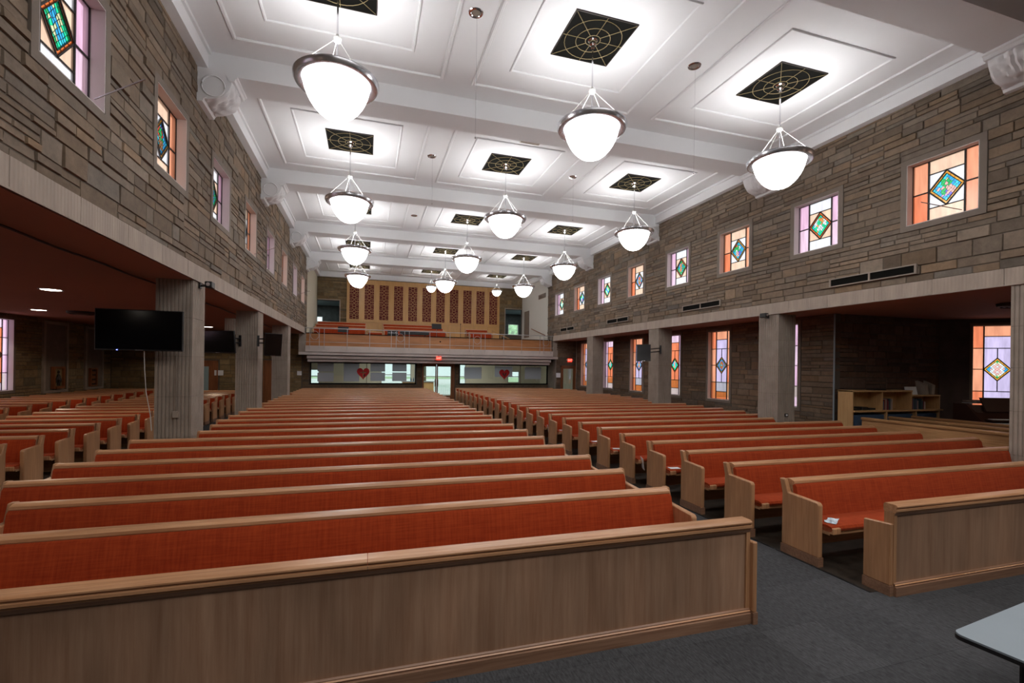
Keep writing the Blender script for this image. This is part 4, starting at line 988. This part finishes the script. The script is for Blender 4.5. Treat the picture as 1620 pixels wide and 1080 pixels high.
t = thing('microphone_stand', 'thin dark microphone stand right of the music stand', 'microphone stand', (5.25, 27.6, 3.1)); obj('pole', MB().tube([(0, 0, 0), (0, 0, 1.45)], .012, 6), MT['black'], t); obj('base', MB().lathe([(0, .02), (.14, .01), (.15, 0)], 16), MT['black'], t); obj('microphone', MB().tube([(0, -.08, 1.47), (0, .02, 1.45)], .025, 8), MT['black'], t)
t = thing('stair_handrail', 'wooden sloping handrail at the right of the balcony screen', 'handrail', (7.7, 29.6, 3.3)); obj('rail', MB().prism([(0, 1.12), (1.2, .62), (1.2, .56), (0, 1.06)], 0, .06, 'Y'), MT['fret'], t)
for x in (0.02, .6, 1.16): obj('baluster', MB().box(x - .02, x + .02, .0, .05, 0, 1.1 - x * .42), MT['fret'], t)
t = thing('stair_handrail', 'brown sloping handrail on the white balcony side wall', 'handrail', (XR - .06, 27.3, 0)); obj('rail', MB().tube([(0, -.1, 4.05), (0, 2.4, 4.62)], .03, 6), MT['door'], t)
for y in (.3, 1.1, 2.0): obj('bracket', MB().tube([(0, y, 4.05 + (y + .1) * .228), (.06, y, 4.0 + (y + .1) * .228)], .012, 5), MT['bronze'], t)
# rooms behind the balcony
for nm, x0, x1, wx in (('left', -4.4, -1.5, (-3.40, -2.98)), ('right', 9.0, 12.0, (10.38, 11.2))):
    tag(obj('wall_back_room_%s' % nm, MB().box(x0, wx[0], 35, 35.2, 3, 6.4).box(wx[1], x1, 35, 35.2, 3, 6.4).box(wx[0], wx[1], 35, 35.2, 3, 4.55).box(wx[0], wx[1], 35, 35.2, 5.35, 6.4).box(x0 - .1, x0, 32.2, 35, 3, 6.4).box(x1, x1 + .1, 32.2, 35, 3, 6.4), MT['darkstone']), 'dark wall of the small room behind the balcony on the %s' % nm, 'wall', kind='structure')
    tag(obj('ceiling_back_room_%s' % nm, MB().box(x0, x1, 32.22, 35.2, 6.13, 6.4), MT['teal']), 'pale blue-green ceiling of the room behind the balcony on the %s' % nm, 'ceiling', kind='structure')
    tag(obj('floor_back_room_%s' % nm, MB().box(x0, x1, 32.22, 35.2, 2.9, 4.1), MT['tile']), 'floor of the small room behind the balcony on the %s' % nm, 'floor', kind='structure')
    wn += 1; t = thing('window_%d' % wn, 'small bright window seen through the %s balcony doorway' % nm, 'window', ((wx[0] + wx[1]) / 2, 35, 4.95), kind='structure'); hw = (wx[1] - wx[0]) / 2
    obj('frame', MB().box(-hw, -hw + .03, -.02, .1, -.4, .4).box(hw - .03, hw, -.02, .1, -.4, .4).box(-hw, hw, -.02, .1, .37, .4).box(-hw, hw, -.02, .1, -.4, -.37), MT['white_wall'], t); obj('pane', MB().box(-hw, hw, .04, .045, -.4, .4), MT['glass'], t)
    l = area('room_light', ((x0 + x1) / 2, 33.6, 6.05), (1, 1), 14, (.8, .95, 1))
    tn = thing('trim_%d' % (3 if nm == 'left' else 4), 'grey lintel trim over the %s balcony doorway' % nm, 'trim', (0, 31.9, 0), kind='structure')
    a, c = (-3.06, -1.68) if nm == 'left' else (9.2, 10.49)
    obj('lintel', MB().box(a, c, -.03, .05, 6.13, 6.19), MT['lime_smooth'], tn); xj = -1.70 if nm == 'left' else 9.22
    obj('jamb', MB().box(xj - .03, xj + .03, -.03, .05, 4.2, 6.13), MT['lime_smooth'], tn)

# ------------------------------------------------------------------ rear glazing, doors, lobby
def glazed(name, x0, x1, z0, z1, divs, label):
    t = thing(name, label, 'window', (0, YR, 0), kind='structure'); f = .05
    obj('frame', MB().box(x0, x0 + f, 0, .12, z0, z1).box(x1 - f, x1, 0, .12, z0, z1).box(x0, x1, -.01, .12, z1 - f, z1).box(x0, x1, -.05, .14, z0 - .02, z0 + f * .6), MT['void'], t)
    ds = [x0 + f] + divs + [x1 - f]
    for d in divs: obj('mullion', MB().box(d - .015, d + .015, .02, .10, z0, z1), MT['surround'], t)
    for a, c in zip(ds[:-1], ds[1:]): obj('pane', MB().box(a, c, .055, .065, z0 + .03, z1 - f), MT['glass'], t)
wn += 1; glazed('window_%d' % wn, -2.9, 2.66, 1.05, 2.2, [-.02], 'long glazed opening to the lobby left of the rear doors')
wn += 1; glazed('window_%d' % wn, 5.14, 10.66, 1.05, 2.2, [8.9], 'long glazed opening to the lobby right of the rear doors')
def sheet(x0, x1, z0, z1, label, grp=None, mat='greypaper', y=YR - .02):
    return tag(obj('poster_board', MB().box(x0, x1, y - .006, y, z0, z1), MT[mat]), label, 'poster', grp)
gs = 'grey sheets on the left lobby window'
for x0, x1, z0, z1, lab in ((-2.53, -1.73, 1.70, 2.15, 'upper grey sheet at the left end of the lobby window'), (-2.53, -1.72, 1.16, 1.64, 'lower grey sheet at the left end of the lobby window'),
                            (-1.21, -.41, 1.17, 2.15, 'tall grey sheet just left of the left paper heart'), (.18, .96, 1.72, 2.15, 'upper grey sheet just right of the left paper heart'),
                            (.18, .96, 1.20, 1.67, 'lower grey sheet just right of the left paper heart'), (1.35, 2.13, 1.74, 2.15, 'upper grey sheet nearest the rear doors'), (1.35, 2.13, 1.20, 1.68, 'lower grey sheet nearest the rear doors')):
    sheet(x0, x1, z0, z1, lab, gs)
gs = 'white sheets on the right lobby window'
for x0, x1, z0, z1, lab in ((5.43, 6.46, 1.35, 2.03, 'pale sheet on the right lobby window nearest the doors'), (7.27, 8.37, 1.47, 2.11, 'pale sheet behind the right paper heart'), (9.16, 10.21, 1.35, 2.08, 'pale sheet at the right end of the lobby window')):
    sheet(x0, x1, z0, z1, lab, gs)
sheet(-3.53, -3.31, 1.49, 1.71, 'small white notice on the stone left of the lobby window', None, 'paper', YR - .03)
sheet(-7.36, -7.06 + .1, 1.45, 1.71, 'small white notice on the rear wall of the left aisle', None, 'paper', YR - .03)
sheet(10.69, 10.96, 1.50, 1.76, 'small white notice beside the right aisle door', None, 'paper', 25.91)
def heart(x, z, w, h, label, dark):
    pts = []
    for k in range(40):
        a = 2 * pi * k / 40; hx = 16 * sin(a) ** 3; hz = 13 * cos(a) - 5 * cos(2 * a) - 2 * cos(3 * a) - cos(4 * a)
        pts.append((hx / 32 * w, (hz + 2.5) / 29 * h))
    t = thing('paper_heart', label, 'decoration', (x, YR - .05, z))
    obj('heart', MB().prism(pts, -.012, .012, 'Y'), MT['red'], t)
    if dark:   # dark branching print
        obj('print', MB().prism([(-.13, .12), (-.04, .14), (-.02, .02), (.02, .02), (.05, .15), (.14, .10), (.10, -.04), (.03, -.06), (.02, -.2), (-.02, -.2), (-.03, -.06), (-.11, -.03)], -.018, -.012, 'Y'), MT['darkred'], t)
    else:
        obj('cross', MB().box(-.022, .022, -.02, -.012, -.24, .22).box(-.15, .15, -.02, -.012, .06, .105), MT['brass'], t); obj('print', MB().prism([(.03, -.02), (.13, .0), (.1, -.12), (.03, -.14)], -.018, -.012, 'Y'), MT['darkred'], t)
heart(-.20, 1.58, .66, .66, 'red paper heart with a cross on the left lobby window', False)
heart(7.86, 1.60, .63, .63, 'red paper heart with a dark figure on the right lobby window', True)
d2 = thing('door_2', 'pair of dark wood glazed doors at the end of the aisle', 'door', (0, YR, 0), kind='structure')
obj('frame', MB().box(3.0, 3.06, -.04, .14, 0, 2.25).box(4.80, 4.86, -.04, .14, 0, 2.25).box(3.0, 4.86, -.04, .14, 2.16, 2.25), MT['door'], d2)
for i, (a, c) in enumerate(((3.06, 3.81), (3.83, 4.80))):
    a2, c2_ = (a, c - .06) if i == 0 else (a + .03, c - .16)
    lf = obj('door_leaf', MB().box(a, a2 + .04, 0, .05, .01, 2.16).box(c2_, c, 0, .05, .01, 2.16).box(a2 + .04, c2_, 0, .05, 2.04, 2.16).box(a2 + .04, c2_, 0, .05, .01, .36), MT['door'], d2)
    obj('pane', MB().box(a2 + .04, c2_, .02, .028, .36, 2.04), MT['glass'], lf)
    hx = 3.72 if i == 0 else 3.90; obj('pull_handle', MB().tube([(hx, -.06, .9), (hx, -.06, 1.3)], .015, 6), MT['chrome'], lf)
d3 = thing('door_3', 'red-brown door with a glass panel at the end of the right aisle', 'door', (0, 25.97, 0), kind='structure')
obj('frame', MB().box(11.0, 11.07, -.05, .12, 0, 2.2).box(11.95, 12.0, -.05, .12, 0, 2.2).box(11.0, 12.0, -.05, .12, 2.12, 2.2), MT['door'], d3)
lf = obj('door_leaf', MB().box(11.07, 11.17, 0, .05, .01, 2.12).box(11.80, 11.95, 0, .05, .01, 2.12).box(11.17, 11.80, 0, .05, 2.02, 2.12).box(11.17, 11.80, 0, .05, .01, .5), MT['door'], d3)
obj('pane', MB().box(11.17, 11.80, .02, .028, .5, 2.02), MT['glass'], lf); obj('pull_handle', MB().tube([(11.12, -.06, 1.0), (11.12, -.06, 1.35)], .015, 6), MT['chrome'], lf)
d4 = thing('door_4', 'half-open wooden door with a pale blue panel at the left aisle end', 'door', (-7.6, YR, 0), kind='structure')
obj('frame', MB().box(-.4, -.34, -.04, .1, 0, 2.2).box(.34, .4, -.04, .1, 0, 2.2).box(-.4, .4, -.04, .1, 2.14, 2.2), MT['door'], d4); obj('door_leaf', MB().box(-.34, .34, .02, .06, .01, 2.14), MT['door'], d4); obj('blue_panel', MB().box(-.30, -.02, .0, .02, .3, 1.9), MT['teal'], d4)
d5 = thing('door_5', 'dark wooden door between the third and fourth left pillars', 'door', (-4.83, YR, 0), kind='structure')
obj('frame', MB().box(-.32, -.27, -.04, .1, 0, 2.25).box(.27, .32, -.04, .1, 0, 2.25).box(-.32, .32, -.04, .1, 2.19, 2.25), MT['door'], d5); obj('door_leaf', MB().box(-.27, .27, .02, .06, .01, 2.19), MT['door'], d5)
def exit_sign(label, x, y, z, heads=False):
    t = thing('exit_sign', label, 'sign', (x, y, z)); link('body', lathe_edge(MB().box(-.14, .14, -.03, .03, -.10, .10), .006).mesh('e', MT['exit']), t)
    cu = bpy.data.curves.new('lettering', 'FONT'); cu.body = 'EXIT'; cu.size = .13; cu.align_x = 'CENTER'; cu.align_y = 'CENTER'; cu.extrude = .002; cu.materials.append(MT['exitletter'])
    tmp = bpy.data.objects.new('tmp', cu); C.objects.link(tmp); bpy.context.view_layer.update(); me = bpy.data.meshes.new_from_object(tmp); bpy.data.objects.remove(tmp)
    o = bpy.data.objects.new('lettering', me); C.objects.link(o); o.parent = t; o.location = (0, -.033, 0); o.rotation_euler = (pi / 2, 0, 0)
    obj('bracket', MB().box(-.02, .02, -.02, .03, .10, .16) if not heads else MB().box(-.02, .02, .0, .03, -.02, .02), MT['surround'], t)
    if heads:
        for s in (-1, 1): obj('lamp_head', MB().tube([(s * .2, -.05, .02), (s * .17, .01, .02)], .04, 8), MT['steel'], t)
exit_sign('lit red exit sign hanging from the balcony over the rear doors', 3.74, 25.86, 2.50)
exit_sign('lit red exit sign with lamp heads above the right aisle door', 11.56, 25.93, 2.52, True)
# lobby behind the glass
LY2 = 33.0
tag(obj('floor_lobby', MB().box(-8.2, 12.3, 27.5, LY2 + .2, -.12, -.01), MT['lobbyfloor']), 'tiled lobby floor behind the rear doors', 'floor', kind='structure')
lh = [(-3.75, -2.95, .8, 1.75), (.9, 2.9, .2, 2.6), (3.1, 6.7, .0, 2.6), (9.8, 10.7, .9, 1.75)]
wlb = wall_with_holes('wall_lobby', ('Y', LY2), -8.2, 12.3, -.1, 2.95, lh, .2, 1, MT['dirty'], 'cream outer wall of the lobby with bright openings')
tag(obj('wall_lobby_ends', MB().box(-8.3, -8.2, 27.5, LY2 + .2, -.1, 2.95).box(12.3, 12.4, 26.2, LY2 + .2, -.1, 2.95), MT['dirty']), 'end walls of the lobby', 'wall', kind='structure')
tag(obj('ceiling_lobby', MB().box(-8.3, 12.4, 27.5, LY2 + .2, 2.8, 2.95), MT['white_wall']), 'plain lobby ceiling', 'ceiling', kind='structure')
for i, (a, c, z0, z1) in enumerate(lh):
    wn += 1; t = thing('window_%d' % wn, 'bright lobby window to the outdoors, %s from the left' % ORD[i], 'window', (0, LY2, 0), kind='structure')
    obj('frame', MB().box(a, a + .05, -.02, .1, z0, z1).box(c - .05, c, -.02, .1, z0, z1).box(a, c, -.02, .1, z1 - .05, z1).box(a, c, -.02, .1, z0, z0 + .05).box(a, c, .0, .08, (z0 + z1) / 2, (z0 + z1) / 2 + .05), MT['rail'], t)
    obj('pane', MB().box(a, c, .04, .045, z0, z1), MT['glass'], t)
area('lobby_light', (4.0, 30, 2.75), (8, 2), 170, (1, .97, .9))
t = thing('reception_counter', 'honey wood reception counter in the lobby behind the left door', 'counter', (3.2, 31.2, 0)); obj('front', MB().box(-1.0, 1.0, 0, .5, 0, 1.0), MT['book'], t); obj('worktop', MB().box(-1.05, 1.05, -.05, .55, 1.0, 1.05), MT['white_lam'], t)
for i in range(5): tag(obj('lobby_bottle', MB().lathe([(0, 0), (.04, 0), (.04, .15), (.015, .2), (.015, .25), (0, .25)], 10), MT['blue'], loc=(2.75 + i * .16, 31.4, 1.05)), 'small dark bottle on the lobby counter, %s from the left' % ORD[i], 'bottle', 'bottles on the lobby counter')
for nm, x, y, r, h in (('leafy green tree outside the lobby doors, left', -1.0, 44, 2.6, 4.3), ('leafy green tree outside the lobby doors, middle', 6.0, 52, 3.2, 5.0), ('leafy green tree outside the lobby doors, right', 12.5, 44, 2.4, 4.0)):
    t = thing('tree', nm, 'tree', (x, y, 0)); obj('trunk', MB().tube([(0, 0, 0), (.05, 0, h)], [.18, .1], 8), MT['bark'], t)
    bm = bmesh.new(); bmesh.ops.create_icosphere(bm, subdivisions=4, radius=r)
    rt = random.Random(int(x * 10)); ph = [rt.uniform(0, 6) for _ in range(6)]
    for v_ in bm.verts:
        p = v_.co.normalized(); k = 1 + .12 * sin(6 * p.x + ph[0]) * sin(7 * p.y + ph[1]) + .10 * sin(13 * p.z + ph[2]) * sin(12 * p.x + ph[3]) + rt.uniform(-.06, .06); v_.co *= k
    me = bpy.data.meshes.new('crown'); bm.to_mesh(me); bm.free(); me.materials.append(MT['leaf']); link('crown', me, t, (0, 0, h + r * .1))
tag(obj('ground_lawn', MB().box(-60, 60, 33.3, 90, -.3, -.15), MT['grass']), 'lawn outside beyond the lobby', 'lawn', kind='structure')
tag(obj('ground_path', MB().box(-12, 18, 33.3, 75, -.15, -.12), MT['path']), 'pale concrete path outside the lobby doors', 'path', kind='structure')

# ------------------------------------------------------------------ organ alcove
def yrow(x, y0, y1, htop, label, seat):
    t = thing('choir_bench', label, 'bench', (x, 0, 0), group='choir benches in the alcove')
    k = htop / .97
    obj('back_panel', MB().box(-.02, .02, y0, y1, 0, .92 * k), MT['oak_y'], t)
    obj('top_rail', MB().prism([(-.05, .91 * k), (.05, .91 * k), (.06, .95 * k), (.04, .97 * k), (-.04, .97 * k), (-.06, .95 * k)], y0, y1, 'Y'), MT['oak_y'], t)
    obj('end_panel', MB().box(-.04, .42, y1 - .06, y1, 0, .66), MT['oak_end'], t)
    obj('back_cushion', MB().box(.02, .06, y0, y1 - .07, .46, .86 * k), MT['fab'], t); obj('seat_cushion', MB().box(.02, .42, y0, y1 - .07, .40, .47), MT['fab'], t)
    obj('seat_board', MB().box(.02, .40, y0, y1 - .07, .36, .40), MT['oak_back'], t)
yrow(12.06, 5.7, 8.86, .97, 'choir bench with plain oak back, nearest the nave in the alcove', True)
yrow(13.08, 5.9, 8.90, .97, 'choir bench in the middle of the organ alcove', True)
yrow(13.95, 6.2, 8.92, .97, 'choir bench farthest from the nave beside the organ', True)
bk = thing('bookcase', 'open maple bookcase of two heights against the alcove wall', 'bookcase', (11.9, 9.02, 0)); th = .03
obj('side_panel', MB().box(.03, .06, 0, .40, 0, 1.63), MT['book'], bk); obj('side_panel', MB().box(2.16, 2.19, 0, .40, 1.12, 1.63), MT['book'], bk); obj('side_panel', MB().box(3.25, 3.28, 0, .40, 0, 1.50), MT['book'], bk)
obj('divider', MB().box(1.09, 1.12, .01, .40, 1.12, 1.60), MT['book'], bk); obj('top_board', MB().box(.03, 2.19, -.01, .41, 1.60, 1.64), MT['book'], bk); obj('top_board', MB().box(2.19, 3.28, -.01, .41, 1.48, 1.51), MT['book'], bk)
obj('middle_shelf', MB().box(.06, 3.35, -.04, .40, 1.08, 1.12), MT['book'], bk)
obj('back_board', MB().box(.06, 2.16, .38, .40, 0, 1.60).box(2.16, 3.25, .38, .40, 0, 1.48), MT['book'], bk)
for x in (1.2, 2.3, 3.2): obj('divider', MB().box(x, x + .03, -.03, .38, 0, 1.08), MT['book'], bk)
for i, (bx, bw) in enumerate(((12.0, 1.06), (13.16, .96), (14.26, .80))): tag(obj('storage_bin', MB().box(0, bw, 0, .32, 0, .55), MT['blue'], loc=(bx, 9.03, .452)), 'dark blue bin in the lower bookcase, %s from the left' % ORD[i], 'bin', 'blue bins in the bookcase')
for i in range(3): bk2 = obj('shelf_board', MB().box(.06 + 1.1 * i, 1.15 + 1.1 * i, -.02, .38, .42, .45), MT['book'], bk)
rb = random.Random(9); cols = [(.45, .33, .28), (.10, .12, .18), (.30, .05, .05), (.05, .10, .12), (.5, .42, .38), (.22, .04, .06)]
bmats = [plain('book_cover_%s' % n, c, .6) for n, c in zip('tan navy maroon teal buff wine'.split(), cols)]
cn = ['tan', 'navy', 'maroon', 'teal', 'buff', 'wine']
def books(x0, n, z, place):
    x = x0
    for i in range(n):
        w_ = rb.uniform(.03, .06); h_ = rb.uniform(.20, .30); ci = rb.randrange(6)
        t = tag(obj('book', MB().box(0, w_ * .12, 0, .2, 0, h_).box(w_ * .88, w_, 0, .2, 0, h_).box(0, w_, 0, .01, 0, h_), bmats[ci], loc=(x, 9.06, z)), '%s book, %s from the left %s' % (cn[ci], ORD[i], place), 'book', 'books %s' % place)
        obj('pages', MB().box(w_ * .12, w_ * .88, .01, .19, .005, h_ - .008), MT['paper'], t); x += w_ + .004
books(13.06, 8, 1.12, 'in the middle bay'); books(14.14, 5, 1.12, 'in the right bay'); books(14.50, 4, 1.12, 'at the right bay end')
for i, x in enumerate((12.10, 12.35, 12.62)): tag(obj('folded_cloth', lathe_edge(MB().box(0, .22, 0, .25, 0, .05 + .03 * (i % 2)), .015), MT['black'], loc=(x, 9.08, 1.12)), 'dark folded item in the left bay of the bookcase, %s from the left' % ORD[i], 'cloth', 'dark items in the left bay')
tag(obj('picture_frame', MB().box(-.22, -.19, -.01, .01, 0, .22).box(.19, .22, -.01, .01, 0, .22).box(-.19, .19, -.01, .01, .19, .22).box(-.19, .19, -.01, .01, 0, .03).box(-.19, .19, .0, .006, .03, .19), MT['paper'], loc=(14.35, 9.2, 1.51), rot=(radians(-12), 0, 0)), 'white picture frame leaning on top of the bookcase', 'picture frame')
for i, (x, lean) in enumerate(((14.78, -.18), (15.0, .12))): tag(obj('magazine_file', MB().prism([(-.12, 0), (.12, 0), (.12, .38), (-.12, .26)], -.05, .05, 'X'), MT['lime_smooth'], loc=(x, 9.2, 1.51 + .012), rot=(0, lean, 0)), '%s grey magazine file standing on the bookcase' % ('left-leaning' if i == 0 else 'right-leaning'), 'magazine file')
tag(obj('paper_stack', MB().box(-.3, .1, -.12, .12, 0, .02).box(-.25, .14, -.10, .13, .02, .03), MT['black'], loc=(13.1, 9.2, 1.64)), 'dark papers lying on the tall part of the bookcase', 'papers')
og = thing('organ_console', 'dark organ console with stepped keyboards before the alcove window', 'organ', (14.6, 7.75, 0), radians(-20))
OW = plain('dark_walnut', (.045, .018, .012), .35)
obj('case', MB().prism([(-.10, 0), (.75, 0), (.75, 1.30), (.45, 1.30), (.35, 1.12), (-.10, .74)], 0, 1.6), OW, og)
obj('side_cheek', MB().prism([(-.32, .0), (.78, 0), (.78, 1.34), (.42, 1.34), (.0, .98), (-.32, .80)], -.06, 0), OW, og); obj('side_cheek', MB().prism([(-.32, .0), (.78, 0), (.78, 1.34), (.42, 1.34), (.0, .98), (-.32, .80)], 1.6, 1.66), OW, og)
for i in range(3):
    m = obj('manual', MB().box(.2, 1.4, -.28 + i * .14, -.10 + i * .14, .76 + i * .09, .80 + i * .09), OW, og); obj('keys', MB().box(.24, 1.36, -.275 + i * .14, -.14 + i * .14, .80 + i * .09, .812 + i * .09), MT['paper'], m)
obj('music_desk', MB().prism([(.30, 1.16), (.34, 1.16), (.52, 1.5), (.48, 1.5)], .35, 1.25), OW, og)
ms = thing('sheet_music', 'untidy pile of sheet music on top of the organ console', 'sheet music', (15.30, 8.12, 1.345), radians(-20))
for i in range(6): obj('sheet', MB().box(-.25 + rb.uniform(-.1, .1), .15 + rb.uniform(-.05, .3), -.05 + rb.uniform(-.05, .05), .22, i * .014, i * .014 + .01), [MT['paper'], MT['lime_smooth'], MT['surround']][i % 3], ms)
ob = thing('organ_bench', 'long dark organ bench in front of the console', 'bench', (14.35, 7.05, 0), radians(-20)); obj('seat', lathe_edge(MB().box(.2, 1.5, -.18, .14, .55, .60), .01), OW, ob)
for x in (.25, 1.40): obj('leg', MB().box(x, x + .05, -.16, .12, 0, .55), OW, ob)
tag(obj('wall_conduit', MB().tube([(XA - .03, 9.57, 0), (XA - .03, 9.57, 3.66)], .022, 8), MT['white_lam']), 'thin pale vertical pipe at the corner of the organ alcove', 'pipe')
tag(obj('wall_conduit', MB().box(-.02, .02, -.02, .02, 0, 3.66), MT['lime_smooth'], loc=(11.95, 25.85, 0)), 'pale vertical strip in the far corner of the right aisle', 'pipe')

# ------------------------------------------------------------------ foreground table
t = thing('folding_table', 'white-topped folding table with dark edge at the lower right corner', 'table', (3.03, 1.735, 0), radians(7))
def rounded(x0, x1, y0, y1, r, n=6):
    pts = []
    for cx, cy, a0 in ((x1 - r, y1 - r, 0), (x0 + r, y1 - r, 90), (x0 + r, y0 + r, 180), (x1 - r, y0 + r, 270)):
        for k in range(n + 1): a = radians(a0 + 90 * k / n); pts.append((cx + r * cos(a), cy + r * sin(a)))
    return pts
obj('tabletop', MB().prism(rounded(.003, 1.8, -.757, -.003, .05), .742, .752, 'Z'), MT['white_lam'], t)
obj('edge_band', MB().prism(rounded(0, 1.803, -.76, 0, .05), .722, .7425, 'Z'), MT['black'], t)
obj('apron', MB().box(.12, 1.68, -.66, -.64, .68, .722).box(.12, 1.68, -.12, -.10, .68, .722), MT['bronze'], t)
for x in (.24, 1.56):
    for y in (-.62, -.20): obj('leg', MB().tube([(x, y, 0), (x, y, .722)], .014, 8), MT['black'], t)
    obj('leg_brace', MB().tube([(x, -.62, .12), (x, -.20, .12)], .010, 6), MT['black'], t)
